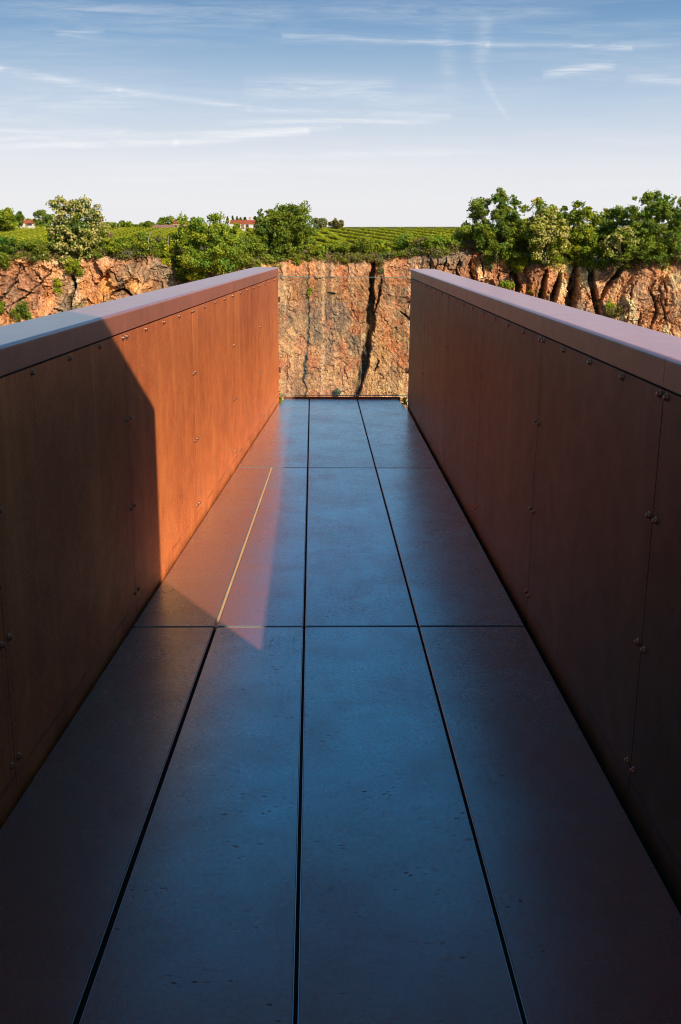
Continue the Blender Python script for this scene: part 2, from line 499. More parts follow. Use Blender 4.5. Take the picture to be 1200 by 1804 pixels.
# joint strips a few millimetres down between the plates
def joint(p, q, w, top, mat):
    p, q = Vector((*p, 0)), Vector((*q, 0))
    d = (q - p).normalized(); n = Vector((d.y, -d.x, 0)) * (w / 2 + 0.004)
    bm = bmesh.new()
    lo_ = [bm.verts.new(v + Vector((0, 0, z))) for z in (-0.036, top) for v in (p - n, q - n, q + n, p + n)]
    for f in ((0, 1, 2, 3), (4, 5, 6, 7), (0, 1, 5, 4), (1, 2, 6, 5), (2, 3, 7, 6), (3, 0, 4, 7)):
        bm.faces.new([lo_[k] for k in f])
    link('joint_strip', bm_done(bm, 'joint_strip'), mat, deck)
# (the plates rest on the strips' flanges: each strip is narrower than its gap)
def strip_line(c, r0, r1, w, top, mat):
    joint(isect(LINES[c], row(r0)), isect(LINES[c], row(r1)), w, top, mat)
strip_line('S', ROWS[2], ROWS[3] - 0.01, 0.0136 - 0.009, -0.016, M_PAN)
strip_line('S', ROWS[3] + 0.01, ROWS[4] - 0.01, 0.0136 - 0.009, -0.006, M_STRIP_LIT)
for c in 'CR':
    strip_line(c, ROWS[2], ROWS[5] - 0.02, 0.0096 - 0.009, -0.014, M_PAN)
for k in (2, 3, 4):
    cs = ['L', 'S', 'C', 'R', 'W'] if k < 4 else ['L', 'C', 'R', 'W']
    for a_, b_ in zip(cs, cs[1:]):
        p_, q_ = isect(LINES[a_], row(ROWS[k])), isect(LINES[b_], row(ROWS[k]))
        sh = 0.012
        joint((p_[0] + sh, p_[1]), (q_[0] - sh, q_[1]), 0.013 - 0.009, -0.005, M_STRIP_LIT if b_ in 'SC' else M_PAN)  # bright strip on the sunny side, dark pan colour on the shaded side
# dark pan and beams under the plates
bm = bmesh.new()
bm_box(bm, -0.92, 0.96, S_BACK, 9.0, -0.10, -0.062)
bm_box(bm, -0.60, 0.62, 9.0, 10.38, -0.10, -0.062)
link('deck_pan', bm_done(bm, 'deck_pan'), M_PAN, deck)
bm = bmesh.new()
for xx in (-0.5, 0.5):
    bm_box(bm, xx - 0.09, xx + 0.09, S_BACK, 10.0, -0.5, -0.11)
link('deck_beam', bm_done(bm, 'deck_beam'), M_TALL, deck)
# upturned lip at the end of the deck
bm = bmesh.new()
bm_box(bm, -0.585, 0.60, 0.004, 0.012, -0.25, 0.020, 0.0015, 1)
o = link('deck_lip', bm_done(bm, 'deck_lip'), M_LIP, deck)
o.location = (0, 10.418 * math.cos(AR), 0); o.rotation_euler = (0, 0, -AR)

# --- glass end panel
def glass_mat():
    g = N('clear_glass')
    tr = g('ShaderNodeBsdfTransparent', {0: (0.90, 0.93, 0.92, 1)})
    gl = g('ShaderNodeBsdfGlossy', {0: (1, 1, 1, 1), 1: 0.01})
    fr = g('ShaderNodeFresnel', {0: 1.45})
    s = g('ShaderNodeMixShader', {0: g.math('MULTIPLY', fr.outputs[0], 0.9), 1: tr, 2: gl})
    return g.out(s)
M_GLASS = glass_mat()
M_GEDGE = simple('glass_edge', (0.12, 0.22, 0.19), 0.25, 0, 0.5)
gl = empty('glass_balustrade', (0, 10.46, 0), -AR)
tag(gl, 'clear frameless glass balustrade closing the far end of the walkway', 'glass barrier')
gz1 = at(600, 488.5, 10.46)[2]
gx0, gx1 = -0.635, 0.665
bm = bmesh.new()
bm_box(bm, gx0, gx1, 0, 0.004, 0.032, gz1)
o = link('glass_pane', bm_done(bm, 'glass_pane'), M_GLASS, gl)
bm = bmesh.new()
bm_box(bm, gx0, gx1, -0.0015, 0.0055, gz1 + 0.0005, gz1 + 0.006)
link('polished_edge', bm_done(bm, 'polished_edge'), M_GEDGE, gl)
bm = bmesh.new()
bm_box(bm, gx0, gx1, -0.0015, 0.0055, 0.024, 0.0315)
link('polished_edge', bm_done(bm, 'polished_edge'), M_GEDGE, gl)
for sx, ln in ((-1, 0.3), (1, 0.46)):
    for zz in (0.25, 0.95):
        bm = bmesh.new()
        x0, x1 = (gx0 - 0.11, gx0 - 0.03) if sx < 0 else (gx1 + 0.03, gx1 + 0.11)
        bm_box(bm, x0, x1, -ln, 0.02, zz, zz + 0.06, 0.003, 1)
        bm_box(bm, min(x0, x1) - (0 if sx < 0 else 0.05), max(x0, x1) + (0.05 if sx < 0 else 0), 0.0065, 0.03, zz + 0.002, zz + 0.058, 0.003, 1)
        link('bracket', bm_done(bm, 'bracket'), M_BOLT, gl)

# ------------------------------------------------------------------ foliage tools
def quads(P, Nn, size, asp, rg, curl=0.0):
    """one four-cornered leaf per point, facing Nn"""
    n = len(P)
    t = rg.normal(size=(n, 3))
    t -= Nn * (t * Nn).sum(1, keepdims=True)
    t /= np.linalg.norm(t, axis=1, keepdims=True) + 1e-9
    b = np.cross(Nn, t)
    s = size[:, None]
    w = s * asp
    V = np.stack([P - t * s, P + b * w + Nn * s * curl, P + t * s, P - b * w + Nn * s * curl], 1).reshape(-1, 3)
    Q = np.arange(4 * n).reshape(-1, 4)
    return V, Q

def unit(v): return v / (np.linalg.norm(v, axis=1, keepdims=True) + 1e-9)

GREEN = {  # dark, light
    'deep': ((0.038, 0.068, 0.010), (0.300, 0.390, 0.044)),
    'mid': ((0.052, 0.090, 0.010), (0.400, 0.490, 0.042)),
    'bright': ((0.085, 0.135, 0.010), (0.460, 0.540, 0.040)),
    'lime': ((0.16, 0.22, 0.012), (0.58, 0.64, 0.045)),
    'olive': ((0.080, 0.085, 0.025), (0.340, 0.325, 0.10)),
    'vine': ((0.12, 0.165, 0.010), (0.58, 0.62, 0.035)),
    'pale': ((0.13, 0.15, 0.07), (0.38, 0.40, 0.19)),
    'dry': ((0.16, 0.11, 0.06), (0.44, 0.31, 0.18)),
}

def clump_leaves(centres, radii, per, size, pal, rg, flat=0.8, lightbias=0.5):
    d, l = (np.array(x) for x in GREEN[pal])
    cnt = np.maximum((per * (radii / radii.mean()) ** 2).astype(int), 12)
    idx = np.repeat(np.arange(len(radii)), cnt)
    n = len(idx)
    D = unit(rg.normal(size=(n, 3)))
    rr = radii[idx] * (0.15 + 1.05 * rg.random(n) ** 0.55) * (0.72 + 0.56 * rg.random(n))
    ax = 0.65 + 0.8 * rg.random((len(radii), 3))
    P = centres[idx] + D * rr[:, None] * np.array([1, 1, flat]) * ax[idx]
    # ragged: leaves thin out in pockets all through the crown
    a_ = 1.5 / max(float(radii.mean()), 0.12)
    hole = 0.55 * vnoise(P[:, 0] * a_ + 91, P[:, 2] * a_ + 1.3 * P[:, 1], 77) + 0.45 * vnoise(P[:, 0] * 2.3 * a_ + 17, P[:, 2] * 2.3 * a_ - P[:, 1] * a_, 78)
    keep = (hole + 0.16 * rg.random(n)) > 0.50
    idx, D, P, n = idx[keep], D[keep], P[keep], int(keep.sum())
    Nn = unit(D * 0.32 + rg.normal(size=(n, 3)) * 0.72 + np.array([0.12, -0.16, 0.40]))
    sz = size * (0.6 + 0.7 * rg.random(n))
    V, Q = quads(P, Nn, sz, 0.62, rg, 0.15)
    cl = rg.random(len(radii))[idx]
    k = np.clip(lightbias * (0.35 * cl + 0.65 * rg.random(n)) * 3.5 * (0.78 + 0.22 * D[:, 2]), 0, 1)
    c = d + (l - d) * k[:, None]
    hs = rg.normal(size=(len(radii), 1))[idx] * 0.16 + rg.normal() * 0.06
    c = c * (1 + np.concatenate([hs, 0.35 * hs, -0.6 * hs], 1)) * (1 + 0.14 * rg.normal(size=(n, 1)))
    return V, Q, np.repeat(np.clip(c, 0.005, 1), 4, 0), P, D

def crown_clumps(c, rx, ry, rz, n, rad, rg, shape='round'):
    """clump centres spread through an uneven ellipsoid"""
    D = unit(rg.normal(size=(n, 3)))
    D = D / ((np.abs(D) ** 2.4).sum(1, keepdims=True) ** (1 / 2.4))
    rr = (0.28 + 0.72 * rg.random(n) ** 0.5)
    z = D[:, 2] * rr
    k = np.ones(n)
    if shape == 'dome': k = np.where(z > 0, 1, 1.0 - 0.15 * z)
    if shape == 'cone': k = 0.95 - 0.65 * z
    if shape == 'tall': k = 0.85 - 0.25 * z
    lob = 0.76 + 0.40 * rg.random(n)
    C = np.stack([D[:, 0] * rr * k * lob * rx, D[:, 1] * rr * k * lob * ry, z * lob * rz], 1) + np.array(c)
    R = rad * (0.45 + 0.85 * rg.random(n))
    k = rg.random(n) < 0.22          # stray outer sprigs
    R = np.where(k, R * 0.5, R)
    C = np.where(k[:, None], np.array(c) + (C - np.array(c)) * 1.0, C)
    return C, R

def tube_mesh(paths, name, sides=7):
    V, Q = [], []
    o = 0
    for pts, rad in paths:
        pts = np.array(pts, float)
        for i, p in enumerate(pts):
            d = pts[min(i + 1, len(pts) - 1)] - pts[max(i - 1, 0)]
            d /= np.linalg.norm(d) + 1e-9
            a = np.cross(d, [0.3, 0.9, 0.1]); a /= np.linalg.norm(a) + 1e-9
            b = np.cross(d, a)
            for k in range(sides):
                t = 2 * math.pi * k / sides
                V.append(p + (a * math.cos(t) + b * math.sin(t)) * rad[i])
        for i in range(len(pts) - 1):
            for k in range(sides):
                Q.append((o + i * sides + k, o + i * sides + (k + 1) % sides, o + (i + 1) * sides + (k + 1) % sides, o + (i + 1) * sides + k))
        o += len(pts) * sides
    return np_mesh(name, np.array(V), np.array(Q), smooth=True)

def tree(label, box, Y, pal, seed, group=None, cat='tree', clumps=46, rad=0.20, per=110, leaf=0.128, shape='round',
         blossom=0.0, base_py=None, trunk_r=0.16, depth=0.9, extra=(), name='broadleaf_tree', light=0.5, flat=0.8, bare=0.0):
    """box = crown extent in photo pixels (x0, y0, x1, y1) at distance Y"""
    rg = np.random.default_rng(seed)
    clumps, rad, per = int(clumps * 1.6), rad * 0.78, int(per * 2.0)
    x0, y0, x1, y1 = box
    cx, cy = (x0 + x1) / 2, (y0 + y1) / 2
    px2m = Y / F
    c = at(cx, cy, Y)
    rx, rz = (x1 - x0) / 2 * px2m, (y1 - y0) / 2 * px2m
    bz = at(cx, base_py if base_py else y1 + 6, Y)[2]
    root = empty(name, (c[0], c[1], bz))
    tag(root, label, cat, group)
    cl = c - np.array([c[0], c[1], bz])
    r = rad * min(rx + rz, 3.0 * rz)
    C, R = crown_clumps(cl, (rx - 0.7 * r), (rx - 0.7 * r) * depth, (rz - 0.7 * r), clumps, r * 0.8, rg, shape)
    for (ex, ey, er) in extra:        # further boughs, in photo pixels
        e = at(ex, ey, Y) - np.array([c[0], c[1], bz])
        C = np.vstack([C, e + rg.normal(size=(6, 3)) * er * px2m * 0.45])
        R = np.concatenate([R, np.full(6, er * px2m * 0.62) * (0.7 + 0.5 * rg.random(6))])
    V, Q, col, P, D = clump_leaves(C, R, per, leaf, pal, rg, flat=flat, lightbias=light)
    # trunk and limbs
    fork = max(0.25 * cl[2], 0.3)
    top = cl + np.array([0, 0, 0.35 * rz])
    paths = [([(0, 0, -0.5), (0.02, 0, fork * 0.5), (rg.normal() * 0.1, 0, fork), cl * 0.8, top],
              [trunk_r * 1.25, trunk_r, trunk_r * 0.85, trunk_r * 0.5, 0.03])]
    for k in rg.permutation(len(C))[:12]:
        s = np.array([0, 0, fork]) + (cl - np.array([0, 0, fork])) * rg.uniform(0.0, 0.6)
        mid = (s + C[k]) / 2 + np.array([0, 0, -0.1 * rz])
        paths.append(([s, mid, C[k]], [trunk_r * 0.45, trunk_r * 0.3, 0.02]))
    link('trunk', tube_mesh(paths, 'trunk'), M_BARK, root)
    link('crown', np_mesh('crown', V, Q, col), M_LEAF, root)
    if blossom:
        # cream flower spikes standing out of the sunny, upper side of the crown
        sun = np.array([0.45, -0.75, 0.45])
        sc = (D @ sun) + 0.5 * rg.normal(size=len(D))
        patch = vnoise(P[:, 0] * 0.9 + 50, P[:, 2] * 0.9 + P[:, 1] * 0.5 + 50, seed)
        keep = np.where((sc > 0.25) & (patch > 1 - blossom))[0]
        keep = keep[rg.random(len(keep)) < 0.55]
        Pb = P[keep] + D[keep] * 0.05
        V, Q = quads(Pb, unit(D[keep] * 0.6 + rg.normal(size=(len(keep), 3)) * 0.5 + np.array([.3, -.5, .3])), 0.165 * (0.6 + 0.7 * rg.random(len(keep))) * (leaf / 0.14), 0.6, rg)
        cc = np.array([0.58, 0.48, 0.165]) * (0.75 + 0.5 * rg.random((len(keep), 1)))
        cc = cc * np.array([1, 1, 1]) + np.array([0.1, 0.08, 0.05]) * rg.random((len(keep), 1))
        link('blossoms', np_mesh('blossoms', V, Q, np.repeat(cc, 4, 0)), M_FLOWER, root)
    return root

def shrub(label, box, Y, pal, seed, clumps=14, rad=0.26, per=300, leaf=0.105, shape='dome', light=0.55, name='shrub', cat='shrub', group=None, blossom=0.0, flat=0.85):
    rg = np.random.default_rng(seed)
    x0, y0, x1, y1 = box
    px2m = Y / F
    c = at((x0 + x1) / 2, (y0 + y1) / 2, Y)
    rx, rz = (x1 - x0) / 2 * px2m, (y1 - y0) / 2 * px2m
    r = rad * min(rx + rz, 3.2 * rz)
    C, R = crown_clumps((0, 0, rz), max(rx - 0.6 * r, 0.1), max(min(rx, 1.6) - 0.6 * r, 0.1), max(rz - 0.6 * r, 0.1), clumps, r * 0.8, rg, shape)
    V, Q, col, P, D = clump_leaves(C, R, per, leaf, pal, rg, flat=flat, lightbias=light)
    if blossom:
        k = rg.random(len(P)) < blossom * (D[:, 2] > -0.1)
        col = col.reshape(-1, 4, 3)
        col[k] = np.array([0.55, 0.46, 0.22])
        col = col.reshape(-1, 3)
    o = link(name, np_mesh(name, V, Q, col), M_LEAF)
    o.location = (c[0], c[1], c[2] - rz)
    tag(o, label, cat, group)
    return o

# ------------------------------------------------------------------ terrain across the gorge
YC = 130.0
SL = 0.045                     # slope of the vineyard
ZR = -1.05                     # level of the rim
def rim_z(u):
    px = 600 + u / YC * F
    prof = np.interp(px, [-400, 0, 90, 150, 285, 330, 430, 490, 600, 690, 735, 800, 880, 930, 1060, 1130, 1200, 1600],
                     [452, 449, 446, 441, 443, 462, 456, 453, 452, 450, 441, 436, 440, 455, 462, 457, 452, 455])
    y = prof - 0.00787 * (px - 600)
    return (414.5 - y) / F * YC + EYE + 0.25 * fbm(u * 0.5, u * 0 + 3.3, 5, 4)
def face_y(u):
    return YC + 1.8 * np.sin(u * 0.055 + 0.6) + 1.2 * np.sin(u * 0.17 + 2.0) - 5.0 * sstep(20, 46, u) - 3.0 * sstep(-20, -44, u) + 2.2 * np.exp(-((u + 18) / 4.0) ** 2)
def ter_z(x, y):
    rise = np.where(y < 190, SL * (y - 130), SL * 60 + 0.0078 * (y - 190))
    return ZR + rise + 0.009 * x * sstep(133, 150, y) + 0.2 * fbm(x * 0.01, y * 0.01, 9, 3) * sstep(300, 420, y)

# --- cliff
SURF = {}
def surf_y(u, z, hu=9, hz=6, q=25):
    i = int(np.clip(np.searchsorted(SURF['us'], u), 3, len(SURF['us']) - 4))
    t = SURF['rz'][i] - z
    j = int(np.clip(np.searchsorted(SURF['ts'], max(t, 0)), 0, len(SURF['ts']) - 1))
    blk = SURF['Y'][max(j - hz, 0):j + hz + 1, max(i - hu, 0):i + hu + 1]
    return float(np.percentile(blk, q)), t
def build_cliff():
    us = np.concatenate([np.arange(-150, -48, 1.2), np.arange(-48, 48, 0.095), np.arange(48, 150, 1.2)])
    ts = np.concatenate([np.arange(0, 21.5, 0.095), np.arange(21.5, 46, 0.8)])   # depth below the rim
    U, T = np.meshgrid(us, ts)
    rz = rim_z(us)[None, :] + 0 * T
    V = rz - T
    px = 600 + U / YC * F
    fade = 1 - sstep(0, 1.2, -T + 0.0)        # 1 everywhere
    mid = sstep(-9.5, -7.0, U) * (1 - sstep(8.2, 10.5, U))         # the flat slab behind the glass
    left = 1 - sstep(-20, -14, U)
    right = sstep(19, 24, U)
    wu, wv = fbm(U * 0.35, V * 0.35, 21, 4), fbm(U * 0.35 + 40, V * 0.35, 22, 4)
    uu = U + 1.5 * wu + 0.35 * fbm(U * 1.6, V * 1.6, 23, 3)
    vv = V + 1.5 * wv + 0.35 * fbm(U * 1.6 + 9, V * 1.6, 24, 3)
    # diagonal beds on the left, upright columns on the right
    ca, sa = math.cos(0.62), math.sin(0.62)
    ul = np.where(left > 0.5, uu * ca + vv * sa, uu)
    vl = np.where(left > 0.5, -uu * sa + vv * ca, vv)
    sxs = np.where(right > 0.5, 1.3, 1.0)
    svs = np.where(right > 0.5, 0.6, np.where(left > 0.5, 1.5, 1.0))
    d = np.zeros_like(U)
    blk = []
    for k, (cw, ch, amp, tilt, crack) in enumerate([(5.2, 6.5, 1.0, 0.40, 0.16), (1.9, 2.7, 0.48, 0.42, 0.13), (0.75, 1.0, 0.22, 0.26, 0.09), (0.32, 0.42, 0.085, 0.11, 0.04)]):
        cid, cx, cy, e = voro(ul / cw * sxs + 31 * k, vl / ch * svs + 17 * k, 100 + 10 * k)
        a = amp * (1 - mid * (0.86, 0.66, 0.38, 0.1)[k])
        gx, gy = (cid * 7.13 % 1) - 0.5, (cid * 13.7 % 1) - 0.5
        d += a * (cid - 0.5) * 1.5 + a * tilt * 2.0 * (gx * cx + gy * cy)
        d -= crack * (1 - mid * (0.8, 0.75, 0.5, 0.2)[k]) * (1 - sstep(0.0, (0.05, 0.07, 0.10, 0.14)[k], e))
        blk.append((cid, e))
    d += 0.38 * fbm(U * 0.22, V * 0.22, 41, 5) * (1 - 0.6 * mid) + 0.14 * fbm(U * 2.2, V * 1.5, 42, 4) + 0.05 * fbm(U * 5.0, V * 4.0, 43, 2)
    # explicit features of this face: (pixel polyline, half width px, depth m)
    deep = np.zeros_like(U)
    py = 414.5 + 0.00787 * (px - 600) - (V - EYE) / YC * F
    wob = 5.0 * fbm(px * 0.02, py * 0.05, 61, 4)
    wob2 = 2.4 * fbm(px * 0.10, py * 0.14, 62, 4, 0.65)
    calm = 1.0 - 0.55 * right
    def crack(poly, hw, depth):
        """open joint along a pixel polyline (x, y[, half width])"""
        nonlocal d, deep
        P = np.array([(p[0], p[1], p[2] if len(p) > 2 else hw) for p in poly], float)
        best = np.full(U.shape, 1e9)
        X, Yp = px + (wob + wob2) * calm, py + 0.5 * wob2
        for a, b in zip(P, P[1:]):
            ba = b[:2] - a[:2]
            h = np.clip(((X - a[0]) * ba[0] + (Yp - a[1]) * ba[1]) / (ba @ ba), 0, 1)
            w = a[2] + (b[2] - a[2]) * h
            best = np.minimum(best, np.hypot(X - a[0] - ba[0] * h, Yp - a[1] - ba[1] * h) / w)
        mk = 1 - sstep(0.86, 1.1, best)
        d = d - depth * mk * (0.45 + 0.8 * vnoise(px * 0.15, py * 0.07, 71))
        deep = np.maximum(deep, mk)
    crack([(651, 446, 2), (651, 466, 4), (651, 500, 4.6), (652, 540, 7), (652, 562, 8.5), (648, 585, 4.5), (646, 610, 7.5), (641, 640, 7), (634, 668, 5.5), (627, 695, 4), (622, 730, 4)], 0, 1.7)
    crack([(668, 484, 1), (666, 512, 2.2), (661, 545, 1.2)], 0, 0.9)
    crack([(540, 450, .8), (540, 500, 1.0), (541, 560, 1.2), (541, 604, 1.3)], 0, 0.2)
    crack([(537, 606, .8), (537, 640, 2.2), (534, 668, 2.0), (535, 700, .8)], 0, 0.25)
    crack([(573, 511, .8), (580, 513, 2), (588, 513, .8)], 0, 0.8)
    crack([(704, 544, .8), (714, 552, 1.8), (723, 562, .8)], 0, 0.7)
    crack([(666, 628, .8), (663, 637, 2.2), (659, 648, .8)], 0, 0.8)
    crack([(441, 440, 4), (437, 470, 4), (437, 500, 3)], 0, 1.8)
    crack([(893, 462, 5), (905, 500, 6), (900, 540, 4)], 0, 1.8)
    crack([(952, 470, 1), (948, 490, 4.5), (945, 515, 6), (948, 550, 4)], 0, 2.4)
    crack([(976, 474, 2), (970, 500, 5.5), (964, 525, 6), (958, 560, 4)], 0, 2.4)
    crack([(1006, 466, 5), (1003, 490, 8.5), (997, 520, 9), (990, 550, 7)], 0, 3.0)
    crack([(1029, 462, 4), (1031, 490, 5.5), (1037, 520, 6), (1050, 560, 4)], 0, 2.4)
    crack([(1088, 458, 1), (1076, 474, 3.5), (1060, 498, 4), (1046, 525, 2.5)], 0, 1.8)
    crack([(1192, 456, 2), (1187, 480, 4.5), (1190, 505, 4), (1200, 535, 1.5)], 0, 1.8)
    crack([(1118, 498, .8), (1133, 525, 2), (1134, 545, 2.2), (1126, 572, 1)], 0, 1.0)
    crack([(1139, 518, .8), (1146, 540, 1.8), (1152, 562, .8)], 0, 0.9)
    crack([(143, 452, 3), (147, 480, 3.5), (142, 505, 3), (139, 545, 2)], 0, 1.6)
    crack([(206, 513, 1.2), (217, 506, 2.6), (228, 502, 2), (238, 508, 3), (247, 517, 1.5)], 0, 1.5)
    crack([(60, 462, .8), (40, 500, 2), (10, 540, 1)], 0, 0.8)
    crack([(110, 470, .8), (70, 512, 1.8), (40, 530, .8)], 0, 0.8)
    for q in range(26):
        if q % 2: x, y = rng.uniform(740, 900), rng.uniform(450, 475)
        else: x, y = rng.uniform(1060, 1250), rng.uniform(465, 580)
        w_ = rng.uniform(1.0, 2.6); x2, y2 = x + rng.uniform(-7, 7), y + rng.uniform(14, 36)
        crack([(x, y, .5), ((x + x2) / 2 + rng.uniform(-3, 3), (y + y2) / 2, w_), (x2, y2, .5)], 0, rng.uniform(0.5, 1.3))
    # top edge crumbles back, lower left part comes forward as a broken slope
    edge = sstep(0.0, 1.3, T)
    d -= (1 - edge) * (0.9 + 0.5 * fbm(U * 0.8, V * 0, 77, 3))
    d += left * 0.55 * np.maximum(T - 5.0, 0) * sstep(-24, -40, U) + 0.05 * T
    Yv = face_y(U) - d
    # colour, per vertex
    def C(*c): return np.array(c)
    n1, n2, n3 = fbm(U * 0.18 + 9, V * 0.18, 201, 5), fbm(U * 0.6, V * 0.45, 202, 5), fbm(U * 2.5, V * 2.0, 203, 3)
    stk = fbm(U * 1.6, V * 0.10, 204, 5)
    tan, orange, brown, grey, cream = C(.50, .285, .155), C(.50, .225, .075), C(.30, .165, .105), C(.205, .165, .125), C(.66, .47, .30)
    def L(a, b, k): return a + (b - a) * np.clip(k, 0, 1)[..., None]
    col = L(tan, brown, 0.5 + 1.8 * n1 + 0.5 * n2)
    col = L(col, orange, 1.2 * (n2 + 0.25 * n1) - 0.02)
    col = L(col, cream, 1.9 * (fbm(U * .4 + 77, V * .3, 205, 5) - 0.06))
    col = L(col, grey, 2.4 * (fbm(U * .16 + 31, V * .22 + 5, 206, 5) + 0.02))
    # per-block tint
    col = col * (0.80 + 0.4 * blk[1][0])[..., None] * (0.86 + 0.28 * blk[2][0])[..., None]
    # run-off stains on the slab, darker above, cleaner and more orange below
    up = mid * (1 - sstep(5.5, 10.5, T + 2.5 * wu))
    col = L(col, C(.25, .165, .11), up * (0.40 + 1.2 * stk) * 0.8)
    col = L(col, C(.56, .34, .17), mid * (1 - up) * (0.55 + 0.8 * n2))
    sm = sstep(0.12, 0.35, stk) * sstep(0.5, 3, T)
    col = L(col, C(.13, .105, .085), sm * (0.25 + 0.12 * mid))
    col = L(col, C(.62, .45, .32), sstep(0.2, 0.45, fbm(U * 2.4 + 60, V * 0.06, 207, 4)) * mid * 0.35)
    col = L(col, C(.46, .20, .105), mid * 1.9 * np.clip(fbm(U * .55 + 3, V * .5, 212, 5) - 0.02, 0, 1))
    col = L(col, C(.20, .17, .14), np.exp(-((px - 537 - wob2) / 3.4) ** 2) * sstep(606, 622, py) * (1 - sstep(660, 672, py)) + np.exp(-((px - 541 - wob2) / 2.0) ** 2) * sstep(556, 566, py) * (1 - sstep(598, 604, py)))
    # pale vertical seam and white run
    col = L(col, C(.62, .42, .27), np.exp(-((px - 567 - wob2) / 3.2) ** 2) * mid * 0.7)
    col = L(col, C(.72, .66, .55), np.exp(-((px - 597 - 2 * wob2) / 4.5) ** 2) * sstep(655, 680, py) * sstep(-.1, .2, fbm(U * 5, V * .3, 209, 3)) * 0.9)
    col = L(col, C(.70, .62, .50), np.exp(-((px - 152 - 2 * wob) / 7) ** 2) * np.exp(-((py - 500) / 20) ** 2) * 0.8)
    # lit orange hollow on the left, shade put into the big cracks' colour, moss lower left
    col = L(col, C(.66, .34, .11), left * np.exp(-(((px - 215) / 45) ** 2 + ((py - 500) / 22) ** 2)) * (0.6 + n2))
    col = L(col, C(.060, .060, .042), deep * (0.85 + 0.5 * n2))
    col = L(col, C(.17, .18, .06), sstep(0.28, 0.5, fbm(U * .7 + 5, V * .9, 208, 4)) * left * 0.6 * sstep(3, 7, T))
    # thin dark joints
    jt = np.maximum(1 - sstep(0, 0.05, blk[1][1]), 0.6 * (1 - sstep(0, 0.07, blk[2][1])))
    col = L(col, col * 0.45, jt * (1 - 0.5 * mid) * (0.4 + 0.9 * vnoise(U * 1.1, V * 1.1, 211)))
    col *= (1 + 0.34 * n3 + 0.42 * fbm(U * 5.5, V * 4.2, 210, 2))[..., None]
    col *= (1 + 0.16 * right)[..., None]
    nv, nu = U.shape
    # sheet rows that run back under the field from the rim
    back = [(7.5, -0.42), (1.2, 0.02)]
    PV, PC = [], []
    for by, bz in back:
        PV.append(np.stack([us, Yv[0] + by, rz[0] - bz - 0.05], -1)); PC.append(col[0])
    grid = np.concatenate([np.stack(PV), np.stack([U, Yv, V], -1)])
    gcol = np.concatenate([np.stack(PC), col])
    nv = grid.shape[0]
    i = np.arange(nv * nu).reshape(nv, nu)
    Q = np.stack([i[:-1, :-1], i[1:, :-1], i[1:, 1:], i[:-1, 1:]], -1).reshape(-1, 4)
    SURF.update(us=us, ts=ts, Y=Yv, rz=rz[0])
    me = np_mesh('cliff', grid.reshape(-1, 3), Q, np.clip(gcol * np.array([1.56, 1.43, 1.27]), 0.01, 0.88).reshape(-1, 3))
    return me
def cliff_mat():
    g = N('quarry_rock')
    a = g('ShaderNodeAttribute', attribute_name='Col').outputs[0]
    tc = g('ShaderNodeTexCoord').outputs['Object']
    n = g.noise(tc, 6, 4, 0.65)
    c = g.mix(g.ramp(n, (0.36, 0.0), (0.66, 1.0)), g.mix(1, a, (0.62, 0.58, 0.55), 'MULTIPLY'), g.mix(1, a, (1.28, 1.24, 1.2), 'MULTIPLY'))
    bump = g('ShaderNodeBump', {'Height': g.noise(tc, 4, 6, 0.7), 'Strength': 0.8, 'Distance': 0.12})
    b = g('ShaderNodeBsdfPrincipled', {'Base Color': c, 'Roughness': 0.92, 'Specular IOR Level': 0.15, 'Normal': bump})
    return g.out(b)
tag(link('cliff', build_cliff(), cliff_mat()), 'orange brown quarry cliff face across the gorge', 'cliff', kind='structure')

# --- the field on top of the cliff, the valley floor and river
def grid_mesh(name, xs, ys, zf):
    X, Y = np.meshgrid(xs, ys)
    Z = zf(X, Y)
    nv, nu = X.shape
    i = np.arange(nv * nu).reshape(nv, nu)
    Q = np.stack([i[:-1, :-1], i[:-1, 1:], i[1:, 1:], i[1:, :-1]], -1).reshape(-1, 4)
    return np_mesh(name, np.stack([X, Y, Z], -1).reshape(-1, 3), Q, smooth=True)
def field_mat():
    g = N('field_ground')
    tc = g('ShaderNodeTexCoord').outputs['Object']
    n = g.noise(tc, 0.25, 6, 0.65)
    n2 = g.noise(tc, 2.5, 4, 0.6)
    sy = g('ShaderNodeSeparateXYZ', {0: tc}).outputs[1]
    c = g.mix(g.ramp(n, (0.40, 0), (0.62, 1)), (0.34, 0.26, 0.15), (0.16, 0.17, 0.05))
    c = g.mix(g.ramp(g.math('DIVIDE', sy, 1000.0), (0.186, 0), (0.196, 0.85)), c, (0.15, 0.19, 0.03))
    c = g.mix(g.math('MULTIPLY', n2, 0.4), c, (0.10, 0.11, 0.03))
    return g.out(g('ShaderNodeBsdfPrincipled', {'Base Color': c, 'Roughness': 0.95, 'Specular IOR Level': 0.1}))
M_FIELD = field_mat()
xs = np.concatenate([-np.geomspace(160, 6000, 22)[::-1], np.arange(-150, 151, 3.0), np.geomspace(160, 6000, 22)])
ts_ = np.concatenate([[0, 2, 4, 7, 10], np.arange(14, 300, 6), np.geomspace(310, 9000, 30)])
X, T = np.meshgrid(xs, ts_)
Yg = face_y(np.clip(X, -150, 150)) + 5.5 + T
Zg = np.where(T < 14, rim_z(np.clip(X, -150, 150)) + 0.2 + (ter_z(X, Yg) - rim_z(np.clip(X, -150, 150))) * sstep(0, 14, T), ter_z(X, Yg))
i = np.arange(X.size).reshape(X.shape)
Q = np.stack([i[:-1, :-1], i[:-1, 1:], i[1:, 1:], i[1:, :-1]], -1).reshape(-1, 4)
tag(link('field', np_mesh('field', np.stack([X, Yg, Zg], -1).reshape(-1, 3), Q, smooth=True), M_FIELD), 'gently rising farmland behind the cliff rim', 'field', kind='structure')

